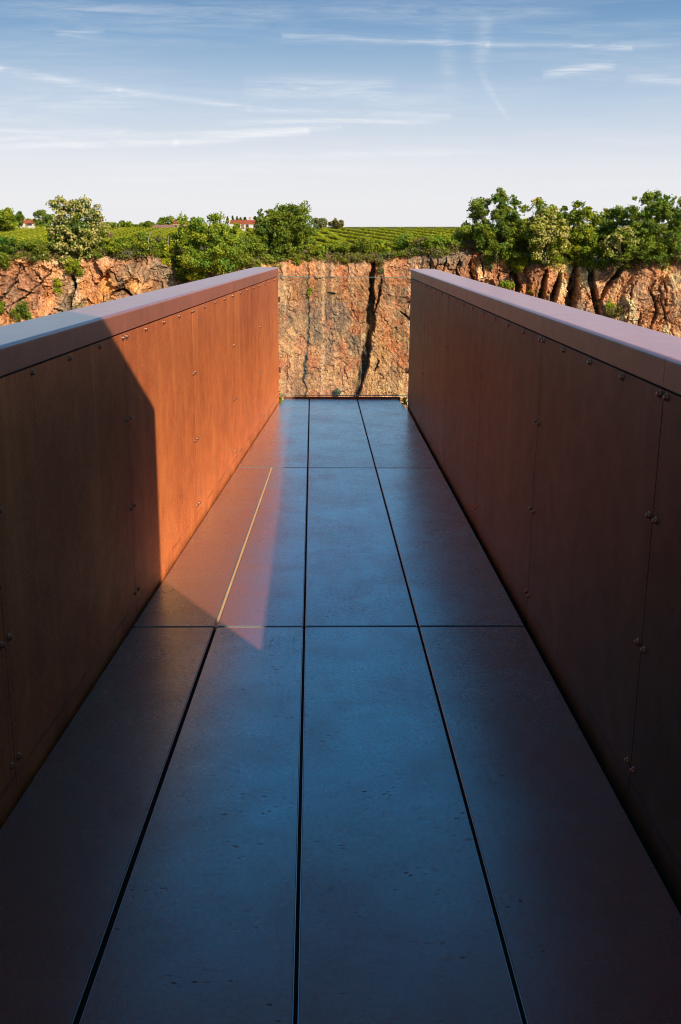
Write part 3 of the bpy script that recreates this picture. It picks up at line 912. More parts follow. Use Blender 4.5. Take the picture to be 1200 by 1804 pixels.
tag(link('ground', grid_mesh('ground', np.linspace(-400, 400, 60), np.linspace(-300, 150, 60),
     lambda x, y: -45 + 43.2 * (1 - sstep(0.5, 22, y)) + 1.2 * fbm(x * 0.05, y * 0.05, 300, 4) * sstep(0, 30, np.abs(y + 2)) - 0.2), M_FIELD), 'valley side and gorge bottom below the walkway', 'ground', kind='structure')
def water_mat():
    g = N('river_water')
    tc = g('ShaderNodeTexCoord').outputs['Object']
    bump = g('ShaderNodeBump', {'Height': g.noise(tc, 0.8, 4), 'Strength': 0.2})
    return g.out(g('ShaderNodeBsdfPrincipled', {'Base Color': (0.02, 0.035, 0.025, 1), 'Roughness': 0.08, 'Normal': bump}))
tag(link('river_water', grid_mesh('river_water', np.linspace(-400, 400, 3), np.linspace(40, 122, 3), lambda x, y: x * 0 - 43.5), water_mat()), 'dark river at the foot of the cliff', 'river', kind='structure')

# ------------------------------------------------------------------ rim undergrowth (uncountable)
def undergrowth():
    rg = np.random.default_rng(91)
    Cs, Rs = [], []
    for u in np.arange(-60, 60, 0.42):
        n = 5 + int(3 * vnoise(np.array([u * .3]), np.array([0.5]), 5)[0] + rg.random())
        for _ in range(n):
            uu = u + rg.normal() * 0.3
            hgt = (0.25 + 2.3 * vnoise(np.array([uu * 0.45]), np.array([7.5]), 6)[0] + (1.5 if uu > 14 else 0)) * rg.random() - 0.15
            over = rg.random() < 0.3
            yy = surf_y(uu, 50.0)[0] + 0.1 + 2.2 * rg.random() + 0.5 * max(hgt, 0)
            if over:
                hgt = 0.2 - 0.95 * rg.random() ** 1.6 * vnoise(np.array([uu * 0.6]), np.array([2.5]), 8)[0] * 1.5
                yy = surf_y(uu, rim_z(np.array([uu]))[0] + hgt)[0] - 0.05
            Cs.append((uu, yy, rim_z(np.array([uu]))[0] + hgt)); Rs.append(0.26 + 0.38 * rg.random())
    Cs, Rs = np.array(Cs), np.array(Rs)
    out = []
    for pal, k in (('mid', 0), ('bright', 1), ('deep', 2), ('olive', 3), ('dry', 4), ('mid', 5)):
        pick = (vnoise(Cs[:, 0] * 0.8, Cs[:, 2] * 0.8, 44) * 3 + rg.random(len(Cs)) * 3).astype(int) % 6 == k
        out.append(clump_leaves(Cs[pick], Rs[pick], 170, 0.095, pal, rg))
    V, Q, col, o = [], [], [], 0
    for v, q, c, _, _ in out:
        V.append(v); Q.append(q + o); col.append(c); o += len(v)
    return np_mesh('rim_undergrowth', np.vstack(V), np.vstack(Q), np.vstack(col))
tag(link('rim_undergrowth', undergrowth(), M_LEAF), 'tangled brambles and weeds along the cliff rim', 'undergrowth', kind='stuff')

# ------------------------------------------------------------------ trees on the rim
_cy = surf_y(at(132, 450, 129)[0], 50.0)[0] + 0.3
chestnut = tree('large flowering chestnut covered in cream blossom, alone on the rim above the left parapet', (80, 346, 186, 466), _cy, 'deep', 1, clumps=230, rad=0.088, per=60,
     blossom=0.80, base_py=470, extra=((112, 452, 14), (152, 448, 14), (128, 466, 15), (134, 480, 12)), shape='dome', name='chestnut_tree', depth=0.8)
tree('dense bright green tree overhanging the cliff behind the left parapet', (306, 380, 434, 492), 129.0, 'mid', 2, clumps=130, rad=0.11, per=105, base_py=492,
     extra=((330, 470, 16), (352, 486, 14), (380, 382, 10), (415, 430, 14)), shape='dome', light=0.6)
tree('round dark green twin-topped tree on the rim just left of the glass panel', (446, 364, 552, 452), 133.0, 'deep', 3, clumps=130, rad=0.115, per=105, base_py=446,
     extra=((490, 372, 12), (532, 376, 13), (470, 425, 16), (530, 425, 16)), light=0.55)
tree('tall airy oak with sky showing through, leftmost of the trees on the right rim', (820, 340, 930, 462), 130.0, 'deep', 4, clumps=150, rad=0.085, per=75, base_py=452, extra=((885, 345, 9), (840, 375, 12), (905, 355, 9)), name='oak_tree')
tree('flowering chestnut with cream blossom down its sunny side, right of the airy oak', (924, 354, 1004, 462), 128.0, 'mid', 5, clumps=85, rad=0.14, per=95, blossom=0.62, base_py=454,
     extra=((950, 356, 8), (985, 400, 12)), name='chestnut_tree')
tree('pointed young tree rising behind the blossoming chestnut on the right rim', (975, 357, 1008, 430), 134.0, 'deep', 6, clumps=30, rad=0.13, per=80, shape='cone', base_py=446)
tree('leafy mid green tree between the blossoming chestnut and the dark hazel', (996, 358, 1060, 462), 131.0, 'mid', 7, clumps=70, rad=0.14, per=90, blossom=0.25, base_py=455, extra=((1018, 362, 7), (1038, 368, 6)))
tree('dark spreading hazel behind the low cream chestnut on the right rim', (1046, 364, 1116, 464), 133.0, 'deep', 8, clumps=70, rad=0.14, per=90, base_py=458, light=0.52)
tree('low rounded chestnut with cream blossom on top, below the big right oak', (1060, 396, 1130, 462), 126.5, 'deep', 9, clumps=50, rad=0.16, per=90, blossom=0.55, base_py=460, name='chestnut_tree')
tree('tallest gappy oak at the right end of the rim', (1096, 344, 1226, 470), 129.0, 'deep', 10, clumps=170, rad=0.078, per=80, base_py=462, extra=((1140, 350, 10), (1118, 378, 10), (1180, 368, 11)), name="oak_tree", light=0.58)
for k, (lab, box, Y, pal) in enumerate([
 ('leafy thicket tree filling the gap between the airy oak and the blossoming chestnut', (896, 384, 950, 456), 133.5, 'mid'),
 ('green thicket tree behind the right foot of the blossoming chestnut', (978, 392, 1034, 458), 133.5, 'bright'),
 ('shadowy thicket tree between the dark hazel and the low rounded chestnut', (1034, 396, 1082, 460), 134.5, 'deep'),
 ('green thicket tree between the low rounded chestnut and the big right oak', (1106, 392, 1160, 462), 133.0, 'mid'),
 ('leafy thicket tree below the big right oak at the frame edge', (1156, 384, 1222, 464), 132.5, 'mid'),
 ('bushy thicket tree below the left side of the airy oak', (828, 396, 884, 452), 133.0, 'bright')]):
    tree(lab, box, Y, pal, 60 + k, clumps=60, rad=0.13, per=85, base_py=box[3] + 4, light=0.5)
tree('dense dark tree standing at the left frame edge beyond the vines', (-26, 366, 32, 412), 175.0, 'mid', 11, clumps=50, rad=0.15, per=90, leaf=0.22, base_py=415)

# ------------------------------------------------------------------ shrubs, each one placed
SH = [
 ('bushy dark shrub with cream flower heads left of the airy oak', (803, 390, 842, 428), 128.5, 'mid', dict(blossom=0.12)),
 ('bright round shrub bulging over the rim above the main dark crack', (662, 420, 690, 452), 128.0, 'bright', {}),
 ('small lime green bush clinging to the cliff face near its middle', (609, 448, 629, 466), 128.0, 'lime', dict(clumps=8, leaf=0.08)),
 ('yellow green ivy mass hanging down the cliff left of the overhanging tree', (276, 424, 308, 484), 127.5, 'lime', dict(clumps=26, rad=0.16, shape='round', light=0.52)),
 ('dark holly shrub in the shadow under the overhanging tree', (300, 448, 334, 500), 128.6, 'deep', dict(light=0.3)),
 ('leafy green bush spilling from the foot of the lone flowering chestnut', (116, 452, 148, 488), 126.8, 'bright', dict(light=0.45)),
 ('glossy dark green bush on the lower slope above the left parapet', (12, 534, 62, 566), 121.5, 'deep', dict(light=0.6)),
 ('grassy green cushion on a ledge below the lone flowering chestnut', (92, 488, 112, 522), 125.0, 'bright', dict(clumps=10, leaf=0.08)),
 ('dark bush growing at the left frame edge on the rim', (-14, 440, 16, 482), 125.0, 'deep', {}),
 ('low weedy bush at the left frame edge on the lower slope', (-12, 528, 12, 556), 120.5, 'mid', dict(clumps=8)),
 ('hanging creeper bush with pale flowers in the cleft on the right cliff', (890, 438, 926, 482), 126.3, 'mid', dict(blossom=0.1, clumps=22, rad=0.18)),
 ('small round bush at the foot of the cleft just above the right coping', (878, 494, 912, 512), 125.0, 'bright', dict(clumps=8)),
 ('tiny bright bush on the cliff right of the cleft above the coping', (930, 508, 946, 518), 125.0, 'lime', dict(clumps=5, leaf=0.08)),
 ('ivy curtain hanging from the rim above the upright rock pillars', (1018, 434, 1052, 478), 124.6, 'bright', dict(clumps=20, rad=0.17)),
 ('bright low bush on the rim under the mid green tree', (1050, 424, 1088, 456), 124.8, 'bright', {}),
 ('dark green shrub under the blossoming chestnut on the right rim', (940, 424, 985, 458), 126.2, 'deep', dict(light=0.4)),
 ('mid green bush on the rim under the big right oak', (1128, 420, 1176, 458), 124.0, 'mid', {}),
 ('broad bush at the right frame edge under the big right oak', (1172, 418, 1216, 456), 124.0, 'deep', {}),
 ('olive scrub bush on the rim left of the hanging creeper', (842, 424, 882, 446), 127.5, 'olive', {}),
 ('reddish dry bramble on the rim below the airy oak', (806, 420, 832, 442), 127.8, 'dry', {}),
 ('green bush on the rim above the right parapet end', (690, 410, 732, 446), 129.0, 'mid', {}),
 ('wide green bush on the rim between parapet end and the airy oak', (736, 408, 806, 440), 130.0, 'bright', dict(clumps=26, rad=0.17)),
 ('dark shrub on the rim left of the bulging round shrub', (626, 414, 664, 448), 129.6, 'deep', {}),
 ('bright bush on the rim between the twin-topped tree and the lime cliff bush', (580, 420, 624, 450), 129.2, 'mid', {}),
 ('yellow green bush at the right foot of the twin-topped tree', (538, 424, 574, 456), 128.6, 'bright', {}),
 ('leafy bush at the left foot of the twin-topped tree', (426, 418, 466, 452), 129.2, 'mid', {}),
 ('dark green bush under the middle of the twin-topped tree', (474, 426, 524, 452), 129.0, 'deep', {}),
 ('broad green bush on the rim right of the lone flowering chestnut', (176, 410, 232, 452), 129.5, 'bright', dict(clumps=24, rad=0.18, light=0.45)),
 ('green bush on the rim left of the yellow green ivy', (228, 408, 286, 448), 129.5, 'mid', dict(clumps=24, rad=0.18)),
 ('dense mixed bush between the ivy and the overhanging tree', (282, 404, 336, 452), 130.0, 'bright', dict(clumps=24, rad=0.18, light=0.45)),
 ('dark hedge bush on the rim left of the lone flowering chestnut', (34, 418, 92, 450), 129.5, 'mid', dict(clumps=24, rad=0.18, light=0.35)),
 ('dark hedge bush on the rim near the left frame edge', (-14, 416, 40, 450), 129.5, 'mid', dict(clumps=24, rad=0.18, light=0.35)),
 ('yellow broom tuft on the right cliff beside the grey bush', (1064, 524, 1082, 552), 122.0, 'lime', dict(clumps=8, leaf=0.08)),
 ('grey green bush above the right coping beside the yellow broom', (1066, 534, 1100, 564), 121.4, 'olive', dict(light=0.35)),
 ('small bright fern hanging in the pale seam behind the glass', (540, 506, 549, 524), 128.9, 'lime', dict(clumps=6, leaf=0.09)),
 ('small shrub on the cliff right of the main crack above the glass', (664, 455, 677, 486), 127.8, 'olive', dict(clumps=8, leaf=0.08)),
 ('grey green tuft low on the cliff behind the glass', (588, 684, 604, 702), 126.5, 'pale', dict(clumps=6, leaf=0.08)),
 ('tiny dark bush on the cliff near the right parapet corner', (850, 462, 872, 476), 127.0, 'olive', dict(clumps=6, leaf=0.08)),
]
for k, (lab, box, Y, pal, kw) in enumerate(SH):
    c_ = at((box[0] + box[2]) / 2, (box[1] + box[3]) / 2, Y)
    hw_, hh_ = (box[2] - box[0]) / 2 * Y / F, (box[3] - box[1]) / 2 * Y / F
    sy_, t_ = surf_y(c_[0], c_[2], int(hw_ / .11), int(hh_ / .11), 20)
    Y = sy_ + (0.7 if t_ < 0.3 else -0.1 - 0.25 * min(hw_, 1.6))
    shrub(lab, box, Y, pal, 500 + k, **kw)

# ------------------------------------------------------------------ vineyard
def vine_row_mesh(L, seed, dens=34, h=1.35, w=0.34, leaf=0.11):
    dens *= 1.8
    rg = np.random.default_rng(seed)
    n = int(L * dens)
    y = rg.random(n) * L
    hh = h * (0.94 + 0.12 * vnoise(y * 0.7, y * 0 + 1.5, seed))
    z = 0.35 + (hh - 0.35) * rg.random(n) ** 0.8
    x = rg.normal(size=n) * w * 0.6
    P = np.stack([x, y, z], 1)
    Nn = unit(np.stack([np.sign(x) * 0.6, 0 * x - 0.15, 0.7 + 0 * x], 1) + rg.normal(size=(n, 3)) * 0.5)
    V, Q = quads(P, Nn, leaf * (0.6 + 0.7 * rg.random(n)), 0.7, rg, 0.15)
    d, l = (np.array(c) for c in GREEN['vine'])
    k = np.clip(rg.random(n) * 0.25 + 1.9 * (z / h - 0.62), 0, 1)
    col = (d * 0.45) + (l - d * 0.45) * k[:, None]  # sunlit tops and shaded lower leaves put into the colour
    # stakes and stocks
    return np_mesh('vine_row', V, Q, np.repeat(col, 4, 0))
a = math.atan2(0.303, 1.0)
slope = math.atan(SL * math.cos(a))
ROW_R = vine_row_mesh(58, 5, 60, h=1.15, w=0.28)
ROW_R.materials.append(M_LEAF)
for k in range(14):
    q = -23 + 3.4 * k
    y0 = 137
    x0 = q - 0.303 * (y0 - 200)
    o = bpy.data.objects.new('vine_row', ROW_R)
    COL.objects.link(o)
    o.location = (x0, y0, ZR + SL * (y0 - 130) + 0.009 * (x0 - 8))
    o.rotation_euler = (slope, 0, a)
    tag(o, 'long green vine row running diagonally up the field right of centre', 'vine row', 'vine rows on the rising field right of centre')
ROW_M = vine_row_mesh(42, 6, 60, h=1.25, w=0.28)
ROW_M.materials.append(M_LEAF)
for k in range(9):
    o = bpy.data.objects.new('vine_row', ROW_M)
    COL.objects.link(o)
    y0 = 147
    o.location = (-16.5 + 2.1 * k, y0, ZR + SL * (y0 - 130) + 0.009 * (-16.5 + 2.1 * k))
    o.rotation_euler = (math.atan(SL), 0, 0.09)
    tag(o, 'vine row running straight away between the overhanging tree and the twin-topped tree', 'vine row', 'vine rows left of the twin-topped tree')
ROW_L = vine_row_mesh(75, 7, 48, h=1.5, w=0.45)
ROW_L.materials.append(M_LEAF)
for k in range(15):
    o = bpy.data.objects.new('vine_row', ROW_L)
    COL.objects.link(o)
    y0 = 141 + 3.4 * k
    o.location = (-19 + 0.04 * (141 - y0), y0, ZR + SL * (y0 - 130) - 0.17)
    o.rotation_euler = (-0.009, 0, math.pi / 2)
    tag(o, 'sunlit yellow green vine row running across the field behind the left rim', 'vine row', 'vine rows across the left field')

# ------------------------------------------------------------------ far trees, cypresses, houses, poles
FT = [
 ('round dark tree right of the small white farmhouse', (56, 369, 94, 398), 420, 'deep', 'round'),
 ('dark umbrella pine between frame edge trees and the farmhouse', (24, 371, 42, 390), 430, 'deep', 'dome'),
 ('small rounded tree behind the farmhouse roof', (44, 383, 60, 392), 620, 'mid', 'round'),
 ('dark tree behind the edge tree at far left', (2, 364, 30, 394), 440, 'deep', 'round'),
 ('low copse tree right of the lone flowering chestnut', (184, 390, 214, 406), 430, 'deep', 'dome'),
 ('low copse tree, second to the right of the lone chestnut', (206, 389, 236, 406), 440, 'mid', 'dome'),
 ('last low copse tree before the gap left of the pink roofs', (232, 393, 256, 406), 450, 'deep', 'dome'),
 ('small dark tree left of the pink tiled roof', (254, 389, 274, 404), 420, 'deep', 'round'),
 ('green tree behind the pink tiled roof', (276, 380, 308, 400), 430, 'mid', 'round'),
 ('dark tree behind the red roofed barn', (304, 383, 332, 400), 470, 'deep', 'dome'),
 ('dark far tree showing left of the overhanging tree top', (330, 382, 360, 402), 420, 'deep', 'round'),
 ('bush-like tree before the long white farmhouse', (410, 392, 424, 404), 300, 'mid', 'round'),
 ('pale feathery tree right of the twin-topped tree', (546, 382, 580, 404), 330, 'pale', 'round'),
 ('pale grey green tree at the left end of the bare skyline', (578, 385, 607, 403), 330, 'olive', 'round'),
 ('hedge tree left of the small white farmhouse', (-6, 397, 28, 406), 330, 'mid', 'dome'),
 ('low hedge tree below the small white farmhouse', (28, 402, 60, 409), 330, 'mid', 'dome'),
 ('low hedge tree at right below the small white farmhouse', (62, 396, 92, 407), 330, 'mid', 'dome'),
]
for k, (lab, box, Y, pal, shp) in enumerate(FT):
    tree(lab, (box[0], box[1], box[2], max(box[3], 404)), Y, pal, 700 + k, clumps=26, rad=0.2, per=70, leaf=0.11 * Y / 150, shape=shp, base_py=max(box[3] + 2, 406), trunk_r=0.25, light=0.45)
for k, (x, y0, w) in enumerate([(401, 380, 4.5), (410, 380, 4), (418, 381, 6), (424, 383, 4), (431, 382, 7), (449, 380, 8)]):
    tree(['slim cypress above the long farmhouse, first from the left', 'slim cypress above the long farmhouse, second from the left', 'broader cypress, third from left above the long farmhouse',
          'short cypress, fourth from left above the long farmhouse', 'pointed cypress just left of the farmhouse chimney', 'widest cypress right of the farmhouse chimney'][k],
         (x - w / 2, y0, x + w / 2, 394), 380, 'deep', 800 + k, clumps=14, rad=0.10, per=60, leaf=0.3, shape='tall', base_py=398, trunk_r=0.2, name='cypress_tree', light=0.3, group='cypresses behind the long farmhouse')

M_PLASTER = simple('white_plaster', (0.75, 0.70, 0.64), 0.85, 0, 0.2, 0.08, 0.6)
M_PINKWALL = simple('pink_brick', (0.55, 0.36, 0.30), 0.9, 0, 0.2, 0.15, 1.5)
M_DARKWIN = simple('window_dark', (0.05, 0.055, 0.06), 0.2)
M_SHUT = simple('brown_shutter', (0.30, 0.16, 0.10), 0.7)
def tile_mat(name, c):
    g = N(name)
    tc = g('ShaderNodeTexCoord').outputs['Object']
    w = g('ShaderNodeTexWave', {'Vector': tc, 'Scale': 2.2, 'Distortion': 0.6})
    n = g.noise(tc, 1.5, 5)
    cc = g.mix(n, tuple(x * 0.7 for x in c), tuple(min(x * 1.25, 1) for x in c))
    cc = g.mix(g.math('MULTIPLY', w.outputs[1], 0.3), cc, tuple(x * 0.55 for x in c))
    return g.out(g('ShaderNodeBsdfPrincipled', {'Base Color': cc, 'Roughness': 0.85, 'Specular IOR Level': 0.2}))
M_TILE = tile_mat('red_tiles', (0.50, 0.135, 0.065))
M_TILEP = tile_mat('pink_tiles', (0.46, 0.24, 0.19))

def house(label, x0, x1, y_eave, y_base, y_ridge, Y, depth, wall, tile, wins=(), doors=(), chims=(), gable=False):
    """long side faces the viewer; extents in photo pixels at distance Y"""
    A, B = at(x0, y_eave, Y), at(x1, y_eave, Y)
    zb, ze, zr = at((x0 + x1) / 2, y_base, Y)[2] - 1.5, (A[2] + B[2]) / 2, at((x0 + x1) / 2, y_ridge, Y)[2]
    w = B[0] - A[0]
    root = empty('farmhouse', ((A[0] + B[0]) / 2, Y, zb))
    tag(root, label, 'house')
    hz = ze - zb
    bm = bmesh.new()
    bm_box(bm, -w / 2, w / 2, 0, depth, 0, hz)
    # gables
    for s in (-1, 1):
        vs = [bm.verts.new((s * w / 2, 0, hz + .001)), bm.verts.new((s * w / 2, depth, hz + .001)), bm.verts.new((s * w / 2, depth / 2, hz + zr - ze - 0.1))]
        bm.faces.new(vs)
    link('wall', bm_done(bm, 'wall'), wall, root)
    bm = bmesh.new()
    hr = zr - ze
    ov = 0.3
    pr = [(-ov, hz - ov * hr / (depth / 2)), (depth / 2, hz + hr), (depth + ov, hz - ov * hr / (depth / 2))]
    t = 0.16
    for (ya, za), (yb, zb2) in zip(pr, pr[1:]):
        vs = [bm.verts.new((sx, y, z + dz)) for dz in (0.02, t) for (sx, y, z) in ((-w / 2 - ov, ya, za), (w / 2 + ov, ya, za), (w / 2 + ov, yb, zb2), (-w / 2 - ov, yb, zb2))]
        for f in ((0, 1, 2, 3), (4, 5, 6, 7), (0, 1, 5, 4), (1, 2, 6, 5), (2, 3, 7, 6), (3, 0, 4, 7)):
            bm.faces.new([vs[k] for k in f])
    rf = link('roof', bm_done(bm, 'roof'), tile, root)
    for cx, cw, chh in chims:
        bm = bmesh.new()
        bm_box(bm, cx * w - cw / 2, cx * w + cw / 2, depth / 2 - .4, depth / 2 + .4, hz + hr * 0.5, hz + hr + chh)
        bm_box(bm, cx * w - cw / 2 - .08, cx * w + cw / 2 + .08, depth / 2 - .48, depth / 2 + .48, hz + hr + chh + .002, hz + hr + chh + .15)
        link('chimney', bm_done(bm, 'chimney'), M_PINKWALL, rf)
    for (cx, cz, ww, wh) in wins:
        bm = bmesh.new()
        bm_box(bm, cx * w - ww / 2 - .1, cx * w + ww / 2 + .1, -0.06, -0.002, 1.5 + cz - .1, 1.5 + cz + wh + .1)
        fr = link('window', bm_done(bm, 'window'), M_SHUT, root)
        bm = bmesh.new()
        bm_box(bm, cx * w - ww / 2, cx * w + ww / 2, -0.075, -0.063, 1.5 + cz, 1.5 + cz + wh)
        link('pane', bm_done(bm, 'pane'), M_DARKWIN, fr)
    for (cx, ww, wh) in doors:
        bm = bmesh.new()
        bm_box(bm, cx * w - ww / 2, cx * w + ww / 2, -0.05, -0.002, 1.45, 1.5 + wh)
        link('door', bm_done(bm, 'door'), M_SHUT, root)
    return root
house('small white farmhouse with orange tiled roof among trees at far left', 31, 62, 393, 399, 388, 560, 8, M_PLASTER, M_TILE, wins=((-.28, .5, 1.0, 1.0), (.18, .5, 2.2, 1.1)), doors=((0.0, 1.2, 1.9),), chims=((-.2, .8, 1.2), (.42, .8, 1.0)))
house('low building with a faded pink tiled roof behind the left vines', 268, 303, 402, 407, 396.5, 400, 12, M_PINKWALL, M_TILEP, wins=((-.2, .2, .9, .9),))
house('red roofed barn with pinkish walls beside the faded pink roof', 303, 327, 393.5, 404, 389.5, 430, 9, M_PINKWALL, M_TILE, wins=((-.25, .8, .9, .9),), doors=((.2, 1.4, 2.0),))
house('long white farmhouse with a red tiled roof beside the twin-topped tree', 406, 460, 394, 403.5, 388, 350, 9, M_PLASTER, M_TILE, wins=((-.3, .5, .8, .9), (.05, .5, .8, .9), (.3, .5, .8, .9)), doors=((-.1, 1.0, 1.7),), chims=((.1, .7, .9),))

def pole(label, x, y0, y1, Y, arm, r=0.12, pale=False):
    b, t = at(x, y1, Y), at(x, y0, Y)
    root = empty('utility_pole', (b[0], Y, b[2] - 1))
    tag(root, label, 'pole')
    h = t[2] - b[2] + 1
    link('post', tube_mesh([([(0, 0, 0), (0, 0, h * .5), (0, 0, h)], [r, r * .9, r * .7])], 'post', 8), M_PALEBARK if pale else M_BARK, root)
    if arm:
        bm = bmesh.new()
        bm_box(bm, -arm, arm, -.18, -.1, h - .35, h - .2)
        for xx in (-arm * .9, 0, arm * .9):
            bm_box(bm, xx - .06, xx + .06, -.17, -.11, h - .198, h + .1)
        link('crossarm', bm_done(bm, 'crossarm'), M_BARK, root)
pole('thin utility pole with crossarm right of the flowering chestnut top', 178, 381, 404, 330, 0.75, 0.14)
pole('taller of two pale posts beyond the left vines', 205.5, 391, 406, 300, 0, 0.10, True)
pole('shorter of two pale posts beyond the left vines', 211, 394, 406, 300, 0, 0.10, True)

# pale leaning bare stems on the left rim
def stem(label, pts, Y, r):
    P = [at(x, y, Y) for x, y in pts]
    b = P[0]
    o = link('bare_stem', tube_mesh([([p - b for p in P], list(np.linspace(r, r * .5, len(P))))], 'bare_stem', 6), M_PALEBARK)
    o.location = b
    tag(o, label, 'dead stem')
stem('pale crooked bare stem leaning on the bushes left of the overhanging tree', [(261, 440), (261, 425), (263, 416), (267, 408)], 127.5, 0.09)
stem('thin upright bare stem nearest the ivy left of the overhanging tree', [(296, 434), (296.5, 420), (296, 412)], 127.5, 0.06)

# weeds in the deck corners
def weed(label, x, y, seed, n=80, s=0.05):
    rg = np.random.default_rng(seed)
    P = np.stack([rg.normal(size=n) * 0.018, rg.normal(size=n) * 0.03, 0.075 * rg.random(n) ** 0.7 - 0.03], 1)
    V, Q = quads(P, unit(rg.normal(size=(n, 3)) + np.array([0, -0.6, 0.7])), 0.013 * (0.6 + 0.8 * rg.random(n)), 0.5, rg, 0.2)
    d, l = (np.array(c) for c in GREEN['mid'])
    col = d + (l - d) * rg.random((n, 1))
    o = link('weed', np_mesh('weed', V, Q, np.repeat(col, 4, 0)), M_LEAF)
    o.location = (x, y, 0.0)
    tag(o, label, 'weed')
weed('green weed sprouting between deck and left parapet beside the glass', -0.612, 10.25, 1)
weed('green weed sprouting between deck and right parapet beside the glass', 0.628, 10.2, 2)

# ------------------------------------------------------------------ sun and sky
SUN = Vector((0.457, -0.735, 0.5)).normalized()
ld = bpy.data.lights.new('sun', 'SUN')
ld.energy = 5.0
ld.angle = math.radians(0.53)
ld.color = (1.0, 0.86, 0.68)
lo = bpy.data.objects.new('sun', ld)
COL.objects.link(lo)
lo.rotation_euler = SUN.to_track_quat('Z', 'Y').to_euler()
lo.location = (40, -60, 60)

g = N('World', world=True)
scene.world = g.m
sky = g('ShaderNodeTexSky')
sky.sky_type = 'NISHITA'
sky.sun_disc = False
sky.sun_elevation = math.asin(SUN.z)
sky.sun_rotation = math.atan2(SUN.x, SUN.y)
sky.altitude = 50
sky.air_density = 1.0
sky.dust_density = 1.0
sky.ozone_density = 1.5
tc = g('ShaderNodeTexCoord').outputs['Generated']
sp = g('ShaderNodeSeparateXYZ', {0: tc})
yy = g.math('MAXIMUM', sp.outputs[1], 0.03)
front = g.math('GREATER_THAN', sp.outputs[1], 0.03)
U_ = g.math('DIVIDE', sp.outputs[0], yy)
V_ = g.math('DIVIDE', sp.outputs[2], yy)
uv = g('ShaderNodeCombineXYZ', {0: U_, 1: V_, 2: 0.0}).outputs[0]
wn = g('ShaderNodeTexNoise', {'Vector': g.scale(uv, (9, 26, 1)), 'Scale': 1.0, 'Detail': 4.0, 'Roughness': 0.6})
wv_ = g('ShaderNodeVectorMath', {0: wn.outputs[1], 1: (0.5, 0.5, 0.5)}, operation='SUBTRACT').outputs[0]
uvw = g('ShaderNodeVectorMath', {0: wv_, 1: (0.004, 0.007, 0.0), 2: uv}, operation='MULTIPLY_ADD').outputs[0]
fine = g.noise(g.scale(uvw, (12, 150, 1)), 1.0, 6, 0.7, 0.8)
dens = g.ramp(fine, (0.34, 0.08), (0.66, 1.15))
total = 0.0
def duv(x, y):
    d = ray(x, y)
    return (d[0], d[2], 0)
def streak(pts, w, amp):
    global total
    w, amp = w * 0.80, amp * 0.88
    for k, (p, q) in enumerate(zip(pts, pts[1:])):
        A, B = Vector(duv(*p)), Vector(duv(*q))
        ba = B - A
        pa = g('ShaderNodeVectorMath', {0: uvw, 1: tuple(A)}, operation='SUBTRACT').outputs[0]
        h = g.math('DIVIDE', g('ShaderNodeVectorMath', {0: pa, 1: tuple(ba)}, operation='DOT_PRODUCT').outputs[1], ba.dot(ba), clamp=True)
        s = g('ShaderNodeVectorMath', {0: tuple(ba)}, operation='SCALE')
        g.set(s, 'Scale', h)
        dd = g('ShaderNodeVectorMath', {0: pa, 1: s.outputs[0]}, operation='SUBTRACT').outputs[0]
        ln = g('ShaderNodeVectorMath', {0: dd}, operation='LENGTH').outputs[1]
        e = g.math('DIVIDE', ln, w / F)
        e = g.math('EXPONENT', g.math('MULTIPLY', g.math('MULTIPLY', e, e), -1.0))
        if len(pts) == 2:      # fade at both ends
            fd = g.math('MULTIPLY', g.math('MULTIPLY', h, g.math('SUBTRACT', 1.0, h)), 4.0)
            e = g.math('MULTIPLY', e, g.math('POWER', fd, 0.6))
        total = g.math('MULTIPLY_ADD', e, amp * 1.45, total)
streak([(-60, 112), (0, 122), (210, 158)], 7, 0.38)
streak([(210, 158), (440, 190), (790, 204)], 6, 0.30)
streak([(500, 64), (860, 78), (1110, 83)], 5, 0.26)
streak([(1000, 84), (1260, 70)], 7, 0.18)
streak([(-60, 258), (310, 250), (540, 232)], 7, 0.55)
streak([(-60, 244), (310, 238)], 5, 0.45)
streak([(400, 216), (780, 213)], 5, 0.50)
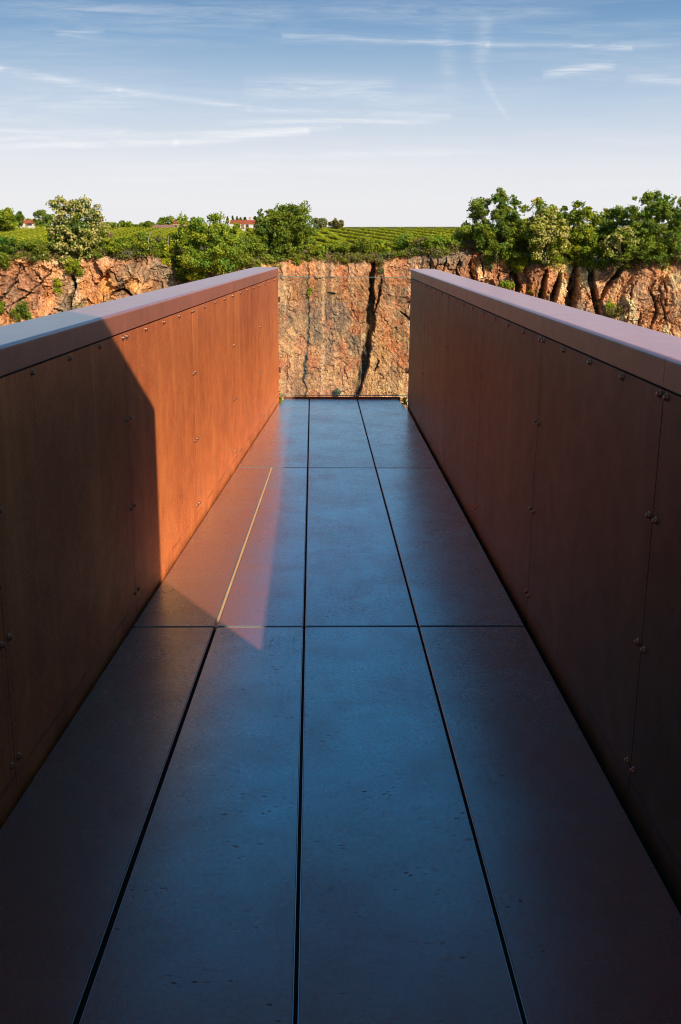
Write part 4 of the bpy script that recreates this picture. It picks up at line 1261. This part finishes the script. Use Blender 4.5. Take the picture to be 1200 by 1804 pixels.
streak([(-60, 226), (260, 236), (600, 226)], 5, 0.32)
streak([(60, 320), (520, 314)], 5, 0.3)
streak([(380, 275), (900, 268)], 7, 0.3)
streak([(858, 20), (845, 130)], 16, 0.16)
streak([(845, 125), (872, 172)], 8, 0.24)
streak([(868, 165), (900, 215)], 5, 0.22)
streak([(782, 40), (795, 170)], 18, 0.12)
streak([(955, 131), (1085, 114)], 8, 0.50)
streak([(425, 152), (700, 154)], 16, 0.40)
streak([(95, 60), (185, 58)], 7, 0.30)
streak([(130, 293), (780, 297)], 10, 0.25)
streak([(-60, 15), (520, 22)], 12, 0.16)
streak([(560, 24), (1050, 20)], 12, 0.12)
streak([(1100, 136), (1260, 142)], 12, 0.28)
streak([(-60, 200), (240, 232)], 8, 0.16)
streak([(-60, 180), (300, 165)], 22, 0.20)
streak([(640, 178), (820, 182)], 10, 0.22)
streak([(900, 240), (1260, 250)], 16, 0.12)
streak([(960, 330), (1260, 318)], 8, 0.20)
cir = g.noise(g.scale(uvw, (2.6, 38, 1)), 1.0, 7, 0.66, 0.6)
total = g.math('MULTIPLY_ADD', g.ramp(cir, (0.44, 0.0), (0.80, 1.0)), 0.30, total)
cov = g.math('MULTIPLY', g.math('MULTIPLY', total, dens), front, clamp=True)
# the low sky pales towards the horizon, the zenith is a deep blue
STR = 0.10
el = g.math('MAXIMUM', sp.outputs[2], 0.0)
prof = [(0.0, (.87, .865, .89)), (.03, (.86, .86, .89)), (.063, (.80, .815, .875)), (.117, (.50, .62, .775)), (.17, (.225, .39, .61)), (.217, (.10, .24, .47)),
        (.342, (.06, .235, .46)), (.5, (.04, .215, .44)), (.68, (.010, .10, .20)), (.87, (.005, .03, .07)), (1.0, (.004, .02, .05))]
grad = g.mix(1.0, g.ramp(el, *prof), (10.0, 10.0, 10.0), 'MULTIPLY')
base = g.mix(0.93, sky.outputs[0], grad)
colr = g.mix(cov, base, (9.0, 9.1, 9.4))
bg = g('ShaderNodeBackground', {0: colr, 1: STR})
g('ShaderNodeOutputWorld', {0: bg})
